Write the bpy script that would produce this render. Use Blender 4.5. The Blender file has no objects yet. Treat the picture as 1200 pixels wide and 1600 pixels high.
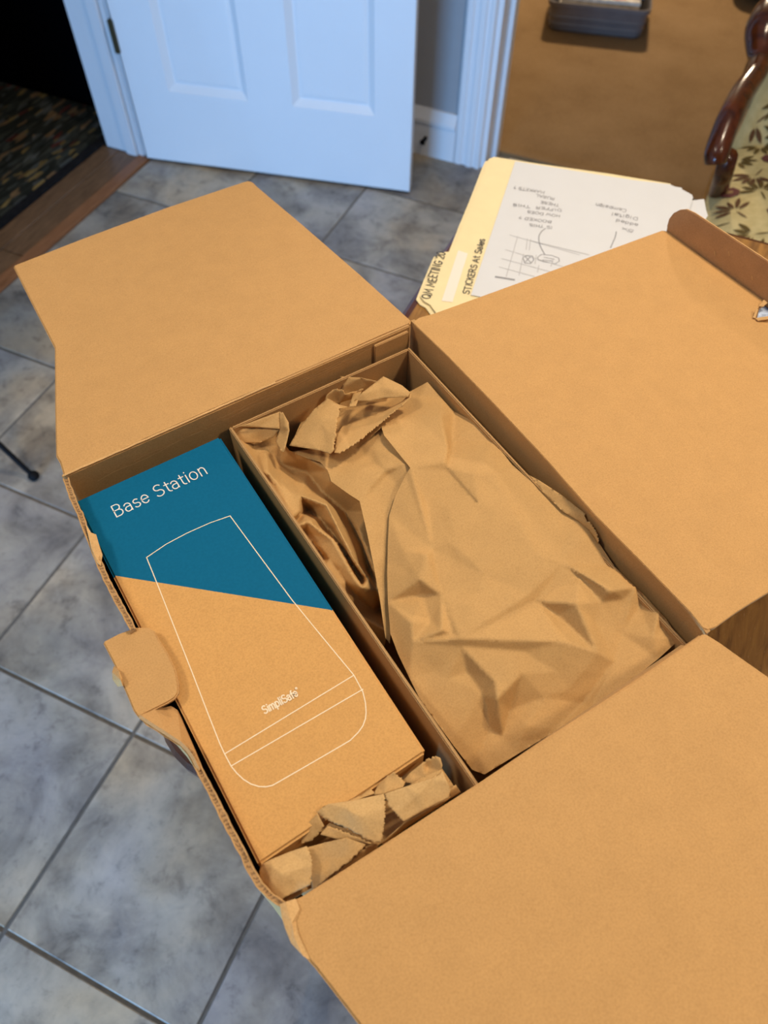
import bpy, bmesh, math, random
import numpy as np
from mathutils import Vector, Matrix, noise
from mathutils.geometry import delaunay_2d_cdt

random.seed(7)
SC = bpy.context.scene
COL = SC.collection
R = math.radians

# ------------------------------------------------------------------ camera
FPX, PIT, ROLL, YT, YB = 1195.98, R(55.2205), R(-.6727), R(-23.9166), R(33.138)
CAM_H = 1.32
_c, _s = math.cos(PIT), math.sin(PIT)
_fwd = np.array([0, _c, -_s]); _r0 = np.array([1., 0, 0]); _d0 = np.array([0, -_s, -_c])
_right = math.cos(ROLL) * _r0 + math.sin(ROLL) * _d0
_down = -math.sin(ROLL) * _r0 + math.cos(ROLL) * _d0
_cy, _sy = math.cos(YT), math.sin(YT)
RZ = np.array([[_cy, _sy, 0], [-_sy, _cy, 0], [0, 0, 1.]])          # to the room's axes
CR, CD, CF = RZ @ _right, RZ @ _down, RZ @ _fwd
CAM = np.array([0, 0, CAM_H])
cam_d = bpy.data.cameras.new('camera'); cam = bpy.data.objects.new('camera', cam_d); COL.objects.link(cam)
cam.matrix_world = Matrix(((CR[0], -CD[0], -CF[0], 0), (CR[1], -CD[1], -CF[1], 0), (CR[2], -CD[2], -CF[2], CAM_H), (0, 0, 0, 1)))
cam_d.sensor_fit = 'HORIZONTAL'; cam_d.sensor_width = 36; cam_d.lens = FPX * 36 / 1200
cam_d.clip_start = .02; cam_d.clip_end = 40
cam_d.dof.use_dof = True; cam_d.dof.focus_distance = .56; cam_d.dof.aperture_fstop = 10.5
SC.camera = cam

# ------------------------------------------------------------------ world, lights, exposure
W = bpy.data.worlds.new('world'); SC.world = W; W.use_nodes = True
W.node_tree.nodes['Background'].inputs[0].default_value = (.75, .85, 1, 1)
W.node_tree.nodes['Background'].inputs[1].default_value = .25


def area(name, loc, target, size, power, color, shape='DISK', sy=None, spread=None):
    d = bpy.data.lights.new(name, 'AREA'); d.shape = shape; d.size = size; d.energy = power; d.color = color
    if sy: d.size_y = sy
    if spread: d.spread = R(spread)
    o = bpy.data.objects.new(name, d); COL.objects.link(o); o.location = loc
    o.rotation_euler = (Vector(target) - Vector(loc)).to_track_quat('-Z', 'Y').to_euler()
    return o


WARM = (1, .83, .62)
area('table_pendant', (.18, 1.02, 2.15), (-.1, .25, .8), .20, 13.8, WARM)
area('second_table_pendant', (.85, .50, 1.95), (.0, .3, .8), .20, 6.8, WARM)
area('floor_warm_fill', (-1.05, -.25, 2.38), (-1.05, -.2, 0), .35, 9, (1, .86, .68), spread=130)  # added warm fill from above, brightens the floor tiles at the left
area('den_lamp', (-.95, 4.5, 1.9), (-.3, 2.9, 0), .22, 62, (1, .80, .56))
area('window_daylight', (-.62, -2.44, .50), (-1.0, 1.8, .3), 1.05, 76, (.22, .52, 1), 'RECTANGLE', .56, 140)
SC.view_settings.view_transform = 'Standard'; SC.view_settings.look = 'None'
SC.view_settings.gamma = 1; SC.view_settings.use_curve_mapping = False
SC.view_settings.exposure = 0.0


# ------------------------------------------------------------------ measuring helpers (real places, in metres)
def ray(u, v):
    return CR * ((u - 600) / FPX) + CD * ((v - 800) / FPX) + CF


def P(u, v, z):
    d = ray(u, v); return CAM + d * ((z - CAM_H) / d[2])


def onplane(u, v, o, n):
    d = ray(u, v); return CAM + d * (((o - CAM) @ n) / (d @ n))


# ------------------------------------------------------------------ materials
def newmat(name):
    m = bpy.data.materials.new(name); m.use_nodes = True
    nt = m.node_tree; b = nt.nodes['Principled BSDF']
    return m, nt, b


def nd(nt, t, **kw):
    n = nt.nodes.new(t)
    for k, v in kw.items():
        if k.startswith('i_'): n.inputs[k[2:]].default_value = v
        else: setattr(n, k, v)
    return n


def ramp(nt, fac, stops):
    r = nt.nodes.new('ShaderNodeValToRGB'); e = r.color_ramp.elements
    while len(e) < len(stops): e.new(.5)
    for i, (p, c) in enumerate(stops):
        e[i].position = p; e[i].color = (*c, 1) if len(c) == 3 else c
    nt.links.new(fac, r.inputs[0]); return r


def coords(nt, scale=(1, 1, 1), kind='Object', rot=(0, 0, 0)):
    t = nt.nodes.new('ShaderNodeTexCoord'); m = nt.nodes.new('ShaderNodeMapping')
    m.inputs['Scale'].default_value = scale; m.inputs['Rotation'].default_value = rot
    nt.links.new(t.outputs[kind], m.inputs[0]); return m.outputs[0]


def noise_n(nt, vec, scale, detail=3, rough=.55, dist=0):
    n = nt.nodes.new('ShaderNodeTexNoise'); n.inputs['Scale'].default_value = scale; n.inputs['Detail'].default_value = detail
    n.inputs['Roughness'].default_value = rough; n.inputs['Distortion'].default_value = dist
    nt.links.new(vec, n.inputs['Vector']); return n.outputs['Fac']


def mix(nt, fac, a, b, mode='MIX'):
    m = nt.nodes.new('ShaderNodeMix'); m.data_type = 'RGBA'; m.blend_type = mode
    for s, x in ((0, fac), (6, a), (7, b)):
        if hasattr(x, 'links'): nt.links.new(x, m.inputs[s])
        else: m.inputs[s].default_value = x if s == 0 else (*x, 1)
    return m.outputs[2]


def bump(nt, b, h, strength, dist=.001):
    n = nt.nodes.new('ShaderNodeBump'); n.inputs['Strength'].default_value = strength; n.inputs['Distance'].default_value = dist
    nt.links.new(h, n.inputs['Height']); nt.links.new(n.outputs[0], b.inputs['Normal'])


def plain(name, col, rough=.5, metal=0, nscale=0, amt=.15, spec=None):
    m, nt, b = newmat(name)
    b.inputs['Roughness'].default_value = rough; b.inputs['Metallic'].default_value = metal
    if spec is not None: b.inputs['Specular IOR Level'].default_value = spec
    if nscale:
        f = noise_n(nt, coords(nt), nscale)
        r = ramp(nt, f, [(.25, tuple(c * (1 - amt) for c in col)), (.75, tuple(min(1, c * (1 + amt)) for c in col))])
        nt.links.new(r.outputs[0], b.inputs['Base Color'])
    else: b.inputs['Base Color'].default_value = (*col, 1)
    return m


def kraft(name, col, mott=.035, fleck=.35, rough=.8, bumpy=.05):
    m, nt, b = newmat(name); v = coords(nt)
    big = noise_n(nt, v, 55, 4, .6); fine = noise_n(nt, v, 900, 2, .6)
    lo = tuple(c * (1 - mott) for c in col); hi = tuple(c * (1 + mott) for c in col)
    base = ramp(nt, big, [(.3, lo), (.7, hi)]).outputs[0]
    fr = ramp(nt, fine, [(.3, (.90, .885, .86)), (.5, (1, 1, 1)), (.74, (1.08, 1.09, 1.11))]).outputs[0]
    c1 = mix(nt, 1, base, fr, 'MULTIPLY')
    vo = nd(nt, 'ShaderNodeTexVoronoi'); vo.inputs['Scale'].default_value = 190; nt.links.new(v, vo.inputs['Vector'])
    sp = ramp(nt, vo.outputs['Distance'], [(.05, (1, 1, 1)), (.11, (0, 0, 0))]).outputs[0]
    gate = ramp(nt, vo.outputs['Color'], [(.80, (0, 0, 0)), (.88, (1, 1, 1))]).outputs[0]
    g = mix(nt, 1, sp, gate, 'MULTIPLY'); g = mix(nt, fleck, (0, 0, 0), g)
    c2 = mix(nt, g, c1, tuple(c * .45 for c in col))
    vo2 = nd(nt, 'ShaderNodeTexVoronoi'); vo2.inputs['Scale'].default_value = 260; nt.links.new(v, vo2.inputs['Vector'])
    sp2 = ramp(nt, vo2.outputs['Distance'], [(.06, (1, 1, 1)), (.15, (0, 0, 0))]).outputs[0]
    gate2 = ramp(nt, vo2.outputs['Color'], [(.82, (0, 0, 0)), (.9, (1, 1, 1))]).outputs[0]
    g2 = mix(nt, 1, sp2, gate2, 'MULTIPLY'); g2 = mix(nt, fleck * .8, (0, 0, 0), g2)
    c3 = mix(nt, g2, c2, tuple(min(1, c * 1.35 + .06) for c in col))
    nt.links.new(c3, b.inputs['Base Color'])
    b.inputs['Roughness'].default_value = rough; b.inputs['Specular IOR Level'].default_value = .25
    bump(nt, b, fine, bumpy, .0008)
    return m


KR = (.555, .31, .112)
M = {}
M['board'] = kraft('corrugated_board', KR)
M['board_in'] = kraft('corrugated_board_inside', (.50, .28, .105))
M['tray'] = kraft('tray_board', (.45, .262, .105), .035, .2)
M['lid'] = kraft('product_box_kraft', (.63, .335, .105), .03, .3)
M['paper'] = kraft('packing_paper', (.54, .315, .115), .03, .55, .72, .04)
M['paper_pale'] = kraft('packing_paper_pale', (.58, .36, .145), .03, .4, .75, .04)
M['tabk'] = kraft('tuck_tab_board', (.48, .26, .115), .08, .2, .55, .05)
M['torn'] = kraft('torn_board_fibre', (.62, .37, .15), .12, .4, .9, .3)
M['label_scrap'] = plain('sticker_scrap', (.45, .55, .72), .4, 0, 300, .4)
# corrugated raw edge: flute stripes
m, nt, b = newmat('corrugated_edge'); v = coords(nt)
wv = nd(nt, 'ShaderNodeTexWave'); wv.inputs['Scale'].default_value = 120; wv.inputs['Distortion'].default_value = 11; wv.inputs['Detail'].default_value = 4
wv.bands_direction = 'Y'; nt.links.new(v, wv.inputs['Vector'])
nt.links.new(ramp(nt, wv.outputs['Fac'], [(.15, (.26, .15, .065)), (.7, (.44, .26, .11))]).outputs[0], b.inputs['Base Color']); b.inputs['Roughness'].default_value = .9
bump(nt, b, wv.outputs['Fac'], .5, .001); M['edge'] = m
# teal print on the lid
m, nt, b = newmat('teal_print'); v = coords(nt); f = noise_n(nt, v, 500, 2)
nt.links.new(ramp(nt, f, [(.3, (.003, .115, .225)), (.7, (.004, .128, .245))]).outputs[0], b.inputs['Base Color'])
b.inputs['Roughness'].default_value = .6; b.inputs['Specular IOR Level'].default_value = .08; bump(nt, b, f, .03, .0005); M['teal'] = m
M['ink_white'] = plain('white_print', (.80, .76, .68), .6)
M['ink_cream'] = plain('cream_print', (.90, .74, .50), .6)
M['ink_black'] = plain('black_marker', (.012, .012, .014), .5)
M['pencil'] = plain('pencil_grey', (.26, .26, .28), .6)
M['pencil_light'] = plain('printed_grid_grey', (.50, .50, .51), .6)
M['white_paper'] = plain('white_paper', (.70, .71, .72), .7, 0, 30, .015)
M['manila'] = plain('manila_card', (.88, .73, .40), .65, 0, 60, .03)
M['label_white'] = plain('white_label', (.86, .78, .66), .55)
M['door_paint'] = plain('white_door_paint', (.78, .80, .82), .38, 0, 8, .01)
M['trim_paint'] = plain('white_trim_paint', (.76, .77, .79), .4, 0, 8, .01)
M['grey_wall'] = plain('grey_wall_paint', (.34, .34, .35), .7, 0, 20, .02)
M['hall_dark'] = plain('unlit_hall_black', (.002, .002, .003), 1, 0, spec=0)  # darkness of the unlit hall put into the wall colour
M['ceiling_paint'] = plain('ceiling_paint', (.72, .70, .66), .9)
M['brass'] = plain('aged_brass', (.10, .075, .035), .45, .8)
M['black_metal'] = plain('black_iron', (.006, .006, .007), .75, 0, spec=.15)
M['grout'] = plain('tile_grout', (.15, .135, .115), .9, 0, 80, .2)
M['bin'] = plain('grey_plastic', (.13, .115, .11), .3, 0, 25, .12)
M['mag_white'] = plain('magazine_white', (.62, .55, .45), .4, 0, 40, .3)
M['mag_teal'] = plain('magazine_teal', (.05, .22, .30), .4, 0, 40, .3)
M['mag_red'] = plain('magazine_red', (.50, .08, .05), .4)
M['glass'] = plain('window_bright_pane', (.8, .9, 1), .1)


def wood(name, dark, mid, scale=(1, 1, 1), rough=.3, worn=None, coat=0):
    m, nt, b = newmat(name); v = coords(nt, scale)
    n1 = noise_n(nt, v, 14, 5, .6, .6)
    c = ramp(nt, n1, [(.3, dark), (.7, mid)]).outputs[0]
    if worn:
        n2 = noise_n(nt, coords(nt, (scale[0], scale[1] * .55, 1)), 11, 6, .72, .8)
        f = ramp(nt, n2, [(.55, (0, 0, 0)), (.66, (1, 1, 1))]).outputs[0]
        c = mix(nt, f, c, worn)
        n4 = noise_n(nt, coords(nt, (scale[0] * 3, scale[1] * 3, 1)), 40, 4, .7)
        f2 = ramp(nt, n4, [(.62, (0, 0, 0)), (.70, (.8, .8, .8))]).outputs[0]
        c = mix(nt, f2, c, (.40, .27, .14))
    nt.links.new(c, b.inputs['Base Color']); b.inputs['Roughness'].default_value = rough
    b.inputs['Coat Weight'].default_value = coat; b.inputs['Specular IOR Level'].default_value = .3; b.inputs['Coat Roughness'].default_value = .12
    bump(nt, b, n1, .08, .001)
    return m


M['table_wood'] = wood('worn_oak_table', (.14, .058, .010), (.36, .17, .035), (9, 1.6, 1), .6, (.34, .17, .035))
M['table_edge'] = wood('dark_table_edge', (.05, .015, .006), (.12, .038, .012), (3, 3, 3), .25)
M['chair_wood'] = wood('polished_mahogany', (.030, .007, .002), (.115, .027, .005), (3, 3, 3), .22, None, .3)
M['rail_wood'] = wood('chair_rail_wood', (.16, .075, .012), (.28, .14, .025), (2, 8, 3), .3)
M['plank'] = wood('brown_hall_plank', (.14, .08, .042), (.25, .145, .078), (8, 1.2, 1), .4)
M['strip'] = wood('orange_threshold_strip', (.24, .105, .045), (.38, .18, .085), (8, .8, 1), .4)

# slate-look tile: position in the room drives the mottling, each tile a little different
m, nt, b = newmat('slate_tile')
g = nt.nodes.new('ShaderNodeNewGeometry'); oi = nt.nodes.new('ShaderNodeObjectInfo')
off = nt.nodes.new('ShaderNodeVectorMath'); off.operation = 'SCALE'; off.inputs['Scale'].default_value = 37
cb = nt.nodes.new('ShaderNodeCombineXYZ')
for i in (0, 1, 2): nt.links.new(oi.outputs['Random'], cb.inputs[i])
nt.links.new(cb.outputs[0], off.inputs[0])
ad = nt.nodes.new('ShaderNodeVectorMath'); ad.operation = 'ADD'
nt.links.new(g.outputs['Position'], ad.inputs[0]); nt.links.new(off.outputs[0], ad.inputs[1])
vec = ad.outputs[0]
n1 = noise_n(nt, vec, 6.5, 6, .62, .5); n2 = noise_n(nt, vec, 24, 6, .68, .4); n3 = noise_n(nt, vec, 3.2, 3, .5, .3)
c1 = ramp(nt, n1, [(.30, (.195, .178, .160)), (.44, (.32, .297, .258)), (.56, (.445, .412, .355)), (.72, (.515, .482, .42))]).outputs[0]
c2 = ramp(nt, n2, [(.28, (.50, .49, .50)), (.44, (.93, .93, .93)), (.7, (1.10, 1.09, 1.06))]).outputs[0]
c3 = mix(nt, 1, c1, c2, 'MULTIPLY')
tint = ramp(nt, n3, [(.36, (.90, .93, 1.06)), (.50, (1, 1, 1)), (.66, (1.14, 1.0, .82))]).outputs[0]
c4 = mix(nt, 1, c3, tint, 'MULTIPLY')
br = ramp(nt, oi.outputs['Random'], [(0, (.80, .80, .81)), (1, (1.10, 1.09, 1.08))]).outputs[0]
n5 = noise_n(nt, vec, 70, 5, .7, .3)
c4 = mix(nt, 1, c4, ramp(nt, n5, [(.30, (.80, .79, .79)), (.43, (1, 1, 1)), (.75, (1.05, 1.05, 1.04))]).outputs[0], 'MULTIPLY')
nt.links.new(mix(nt, 1, c4, br, 'MULTIPLY'), b.inputs['Base Color'])
nt.links.new(ramp(nt, n2, [(.3, (.60,) * 3), (.7, (.45,) * 3)]).outputs[0], b.inputs['Roughness'])
b.inputs['Specular IOR Level'].default_value = .3
bump(nt, b, n2, .2, .002); M['tile'] = m

# carpet
m, nt, b = newmat('tan_carpet'); v = coords(nt)
c = ramp(nt, noise_n(nt, v, 4, 5, .6), [(.3, (.24, .145, .066)), (.7, (.31, .195, .095))]).outputs[0]
fi = noise_n(nt, v, 420, 2, .6)
nt.links.new(mix(nt, 1, c, ramp(nt, fi, [(.3, (.75,) * 3), (.7, (1.2,) * 3)]).outputs[0], 'MULTIPLY'), b.inputs['Base Color'])
b.inputs['Roughness'].default_value = 1; b.inputs['Specular IOR Level'].default_value = .05; bump(nt, b, fi, .8, .004); M['carpet'] = m

# hall rug: streaky blocks of muted colour on near-black
m, nt, b = newmat('streaky_rug')
v1 = coords(nt, (75, 24, 1))
vo = nd(nt, 'ShaderNodeTexVoronoi'); vo.inputs['Scale'].default_value = 1; vo.inputs['Randomness'].default_value = .9; nt.links.new(v1, vo.inputs['Vector'])
sep = nt.nodes.new('ShaderNodeSeparateColor'); nt.links.new(vo.outputs['Color'], sep.inputs[0])
pal = ramp(nt, sep.outputs[0], [(0, (.020, .022, .018)), (.40, (.030, .032, .026)), (.52, (.07, .075, .07)), (.62, (.05, .052, .042)), (.72, (.16, .10, .05)), (.80, (.075, .022, .018)), (.835, (.04, .045, .04)), (.93, (.17, .12, .045)), (1, (.12, .135, .12))])
pal.color_ramp.interpolation = 'CONSTANT'
st = ramp(nt, noise_n(nt, coords(nt, (60, 3, 1)), 2.2, 4), [(.35, (.7,) * 3), (.65, (2.0,) * 3)]).outputs[0]
nt.links.new(mix(nt, 1, pal.outputs[0], st, 'MULTIPLY'), b.inputs['Base Color']); b.inputs['Roughness'].default_value = 1; b.inputs['Specular IOR Level'].default_value = .05
bump(nt, b, noise_n(nt, coords(nt), 300, 2), .6, .003); M['rug'] = m
M['rug_edge'] = plain('rug_binding', (.018, .018, .020), 1, 0, 60, .3, spec=.05)


# woven floral upholstery
def floral(name, rot=(0, 0, 0)):
    m, nt, b = newmat(name); v = coords(nt, (1, 1, 1), 'Object', rot)
    base = ramp(nt, noise_n(nt, v, 60, 3), [(.3, (.53, .43, .20)), (.7, (.65, .54, .27))]).outputs[0]
    c = base
    nt.links.new(c, b.inputs['Base Color']); b.inputs['Roughness'].default_value = .9; b.inputs['Specular IOR Level'].default_value = .1
    bump(nt, b, noise_n(nt, v, 700, 2), .5, .001)
    return m


M['floral'] = floral('cream_upholstery'); M['floral_back'] = M['floral']
M['leaf_olive'] = plain('woven_olive', (.13, .088, .028), .9, 0, 400, .25, spec=.1)
M['leaf_slate'] = plain('woven_slate', (.062, .066, .050), .9, 0, 400, .25, spec=.1)
M['leaf_brown'] = plain('woven_brown', (.125, .062, .030), .9, 0, 400, .25, spec=.1)
M['bloom'] = plain('woven_plum', (.15, .055, .05), .9, 0, 400, .25, spec=.1)
M['bloom_core'] = plain('woven_tan', (.33, .21, .10), .9, 0, 400, .25, spec=.1)
m, nt, b = newmat('dark_floral_fabric'); v = coords(nt)
nt.links.new(ramp(nt, noise_n(nt, v, 22, 4, .6, 1.5), [(.50, (.006, .006, .008)), (.6, (.05, .045, .02)), (.68, (.10, .085, .05))]).outputs[0], b.inputs['Base Color']); b.inputs['Roughness'].default_value = .8; M['dark_floral'] = m

# ------------------------------------------------------------------ object helpers
INV = {}


def setp(o, label=None, cat=None, group=None, kind=None):
    for k, x in (('label', label), ('category', cat), ('group', group), ('kind', kind)):
        if x: o[k] = x
    return o


def empty(name, loc, rotz=0, label=None, cat=None, group=None, kind=None):
    o = bpy.data.objects.new(name, None); COL.objects.link(o); o.empty_display_size = .05
    o.location = loc; o.rotation_euler = (0, 0, rotz)
    INV[o.name] = (Matrix.Translation(loc) @ Matrix.Rotation(rotz, 4, 'Z')).inverted()
    return setp(o, label, cat, group, kind)


def mesh(name, V, F, mat, parent=None, origin=None, rotz=0, smooth=False, mats=None, fm=None, bevel=0, seg=2, solid=0, kind=None, flip=False):
    """V in room coordinates; stored relative to the parent (or to its own origin)."""
    me = bpy.data.meshes.new(name)
    if parent is not None and parent.name in INV: inv = INV[parent.name]
    elif origin is not None: inv = (Matrix.Translation(origin) @ Matrix.Rotation(rotz, 4, 'Z')).inverted()
    else: inv = Matrix.Identity(4)
    A = np.array([tuple(v) for v in V], float); IM = np.array(inv)
    A = A @ IM[:3, :3].T + IM[:3, 3]
    me.from_pydata(A.tolist(), [], [list(f)[::-1] if flip else list(f) for f in F])
    for mm in (mats or [mat]): me.materials.append(mm)
    if fm is not None: me.polygons.foreach_set('material_index', fm)
    if smooth: me.polygons.foreach_set('use_smooth', [True] * len(me.polygons))
    me.update()
    o = bpy.data.objects.new(name, me); COL.objects.link(o)
    if parent is not None: o.parent = parent; INV[o.name] = inv
    elif origin is not None: o.location = origin; o.rotation_euler = (0, 0, rotz); INV[o.name] = inv
    else: INV[o.name] = inv
    if bevel:
        bm = bmesh.new(); bm.from_mesh(me); bmesh.ops.remove_doubles(bm, verts=bm.verts, dist=1e-6)
        bmesh.ops.recalc_face_normals(bm, faces=bm.faces)
        es = [e for e in bm.edges if len(e.link_faces) == 2 and e.calc_face_angle(0) > R(30)]
        bmesh.ops.bevel(bm, geom=es, offset=bevel, segments=seg, affect='EDGES', clamp_overlap=True)
        bm.to_mesh(me); bm.free()
    if solid:
        md = o.modifiers.new('thickness', 'SOLIDIFY'); md.thickness = solid; md.offset = -1
    if kind: o['kind'] = kind
    return o


def boxvf(x0, x1, y0, y1, z0, z1):
    V = [(x0, y0, z0), (x1, y0, z0), (x1, y1, z0), (x0, y1, z0), (x0, y0, z1), (x1, y0, z1), (x1, y1, z1), (x0, y1, z1)]
    F = [(0, 3, 2, 1), (4, 5, 6, 7), (0, 1, 5, 4), (1, 2, 6, 5), (2, 3, 7, 6), (3, 0, 4, 7)]
    return V, F


def box(name, x0, x1, y0, y1, z0, z1, mat, parent=None, bevel=0, origin=None, kind=None, xf=None, seg=2):
    V, F = boxvf(x0, x1, y0, y1, z0, z1)
    if xf: V = [xf(v) for v in V]
    return mesh(name, V, F, mat, parent, origin, bevel=bevel, kind=kind, seg=seg)


def quadbox(name, top, z0, mat, parent=None, bevel=0, **kw):
    """prism under a list of top points (any count) down to height z0"""
    n = len(top); V = [tuple(p) for p in top] + [(p[0], p[1], z0) for p in top]
    F = [tuple(range(n)), tuple(range(2 * n - 1, n - 1, -1))] + [(i, i + n, (i + 1) % n + n, (i + 1) % n) for i in range(n)]
    return mesh(name, V, F, mat, parent, bevel=bevel, **kw)


def slab(name, pts, nrm, t, mat, parent=None, edge_mat=None, bevel=0, holes=(), **kw):
    """flat board: outline pts (3D, on one plane), thickness t below the outline (against nrm)"""
    pts = [np.array(p, float) for p in pts]; nrm = np.array(nrm, float); nrm /= np.linalg.norm(nrm)
    hl = [[np.array(p, float) for p in h] for h in holes]
    loops = [pts] + hl
    allp = [p for l in loops for p in l]
    if hl:
        o = pts[0]; a = pts[1] - o; a /= np.linalg.norm(a); bb = np.cross(nrm, a)
        idx = 0; edges = []
        for l in loops:
            k = len(l); edges += [(idx + i, idx + (i + 1) % k) for i in range(k)]; idx += k
        r = delaunay_2d_cdt([Vector(((p - o) @ a, (p - o) @ bb)) for p in allp], edges, [], 0, 1e-7)
        tri = []
        def inside(poly, c):
            ins = False
            for i in range(len(poly)):
                p, q = poly[i], poly[i - 1]
                if (p[1] > c[1]) != (q[1] > c[1]) and c[0] < (q[0] - p[0]) * (c[1] - p[1]) / (q[1] - p[1]) + p[0]: ins = not ins
            return ins
        l2 = [[((p - o) @ a, (p - o) @ bb) for p in l] for l in loops]
        for f in r[2]:
            c = sum((r[0][i] for i in f), Vector((0, 0))) / len(f)
            if inside(l2[0], c) and not any(inside(h, c) for h in l2[1:]): tri.append(tuple(f))
        allp = [o + a * v.x + bb * v.y for v in r[0]]
        top = tri
    else: top = [tuple(range(len(pts)))]
    n = len(allp)
    V = allp + [p - nrm * t for p in allp]
    F = list(top) + [tuple(i + n for i in f[::-1]) for f in top]; fm = [0] * len(F)
    idx = 0
    for l in loops:
        k = len(l)
        for i in range(k):
            F.append((idx + i, idx + i + n, idx + (i + 1) % k + n, idx + (i + 1) % k)); fm.append(1 if edge_mat else 0)
        idx += k
    o_ = mesh(name, V, F, mat, parent, mats=[mat] + ([edge_mat] if edge_mat else []), fm=fm, **kw)
    bm = bmesh.new(); bm.from_mesh(o_.data); bmesh.ops.recalc_face_normals(bm, faces=bm.faces)
    if bevel:
        es = [e for e in bm.edges if len(e.link_faces) == 2 and e.calc_face_angle(0) > R(50)]
        bmesh.ops.bevel(bm, geom=es, offset=bevel, segments=2, affect='EDGES', clamp_overlap=True)
    bm.to_mesh(o_.data); bm.free()
    return o_


def tube(name, path, radii, mat, parent=None, n=12, squash=1.0, **kw):
    path = [Vector(p) for p in path]; V = []; F = []
    up = Vector((0, 0, 1))
    for i, p in enumerate(path):
        t = (path[min(i + 1, len(path) - 1)] - path[max(i - 1, 0)]).normalized()
        a = t.cross(up)
        a = a.normalized() if a.length > 1e-3 else Vector((1, 0, 0))
        b_ = a.cross(t).normalized()
        r = radii[i] if hasattr(radii, '__len__') else radii
        for k in range(n):
            th = 2 * math.pi * k / n
            V.append(p + a * (r * math.cos(th)) + b_ * (r * squash * math.sin(th)))
    for i in range(len(path) - 1):
        for k in range(n):
            F.append((i * n + k, i * n + (k + 1) % n, (i + 1) * n + (k + 1) % n, (i + 1) * n + k))
    F.append(tuple(range(n))[::-1]); F.append(tuple((len(path) - 1) * n + k for k in range(n)))
    return mesh(name, V, F, mat, parent, smooth=True, **kw)


def spline(pts, sub=6):
    """Catmull-Rom through points of any dimension"""
    A = [np.array(p, float) for p in pts]; A = [2 * A[0] - A[1]] + A + [2 * A[-1] - A[-2]]; out = []
    for i in range(1, len(A) - 2):
        for k in range(sub):
            t = k / sub
            out.append(.5 * ((2 * A[i]) + (A[i + 1] - A[i - 1]) * t + (2 * A[i - 1] - 5 * A[i] + 4 * A[i + 1] - A[i + 2]) * t * t + (3 * A[i] - A[i - 1] - 3 * A[i + 1] + A[i + 2]) * t ** 3))
    out.append(A[-2]); return out


def ribbons(name, polylines, width, mat, parent, nrm=(0, 0, 1), closed=(), **kw):
    """flat ink strokes lying on a surface: 3D polylines -> thin strips with mitred joints"""
    V = []; F = []; n_ = Vector(nrm).normalized()
    for ki, pl_ in enumerate(polylines):
        pts = [Vector(p) + n_ * (2.5e-5 * ki) for p in pl_]
        if len(pts) < 2: continue
        k = len(pts); cl = (pts[0] - pts[-1]).length < 1e-6
        b0 = len(V)
        for i in range(k):
            if cl: a, c = pts[i - 1 if i else k - 2], pts[i + 1 if i < k - 1 else 1]
            else: a, c = pts[max(i - 1, 0)], pts[min(i + 1, k - 1)]
            d1 = (pts[i] - a); d2 = (c - pts[i])
            d1 = d1.normalized() if d1.length > 1e-9 else d2.normalized(); d2 = d2.normalized() if d2.length > 1e-9 else d1
            t = (d1 + d2); t = t.normalized() if t.length > 1e-6 else d1
            s = n_.cross(t); mit = 1 / max(.5, math.sqrt(max(.01, (1 + d1.dot(d2)) / 2)))
            ex = Vector((0, 0, 0))
            if not cl and i == 0: ex = -t * width * .4
            if not cl and i == k - 1: ex = t * width * .4
            V.append(pts[i] + s * (width / 2 * mit) + ex); V.append(pts[i] - s * (width / 2 * mit) + ex)
        for i in range(k - 1): F.append((b0 + 2 * i + 1, b0 + 2 * i + 3, b0 + 2 * i + 2, b0 + 2 * i))
    return mesh(name, V, F, mat, parent, **kw)


# ------------------------------------------------------------------ single-stroke letters
def arc(cx, cy, rx, ry, a0, a1, n=12):
    return [(cx + rx * math.cos(R(a0 + (a1 - a0) * i / n)), cy + ry * math.sin(R(a0 + (a1 - a0) * i / n))) for i in range(n + 1)]


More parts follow.
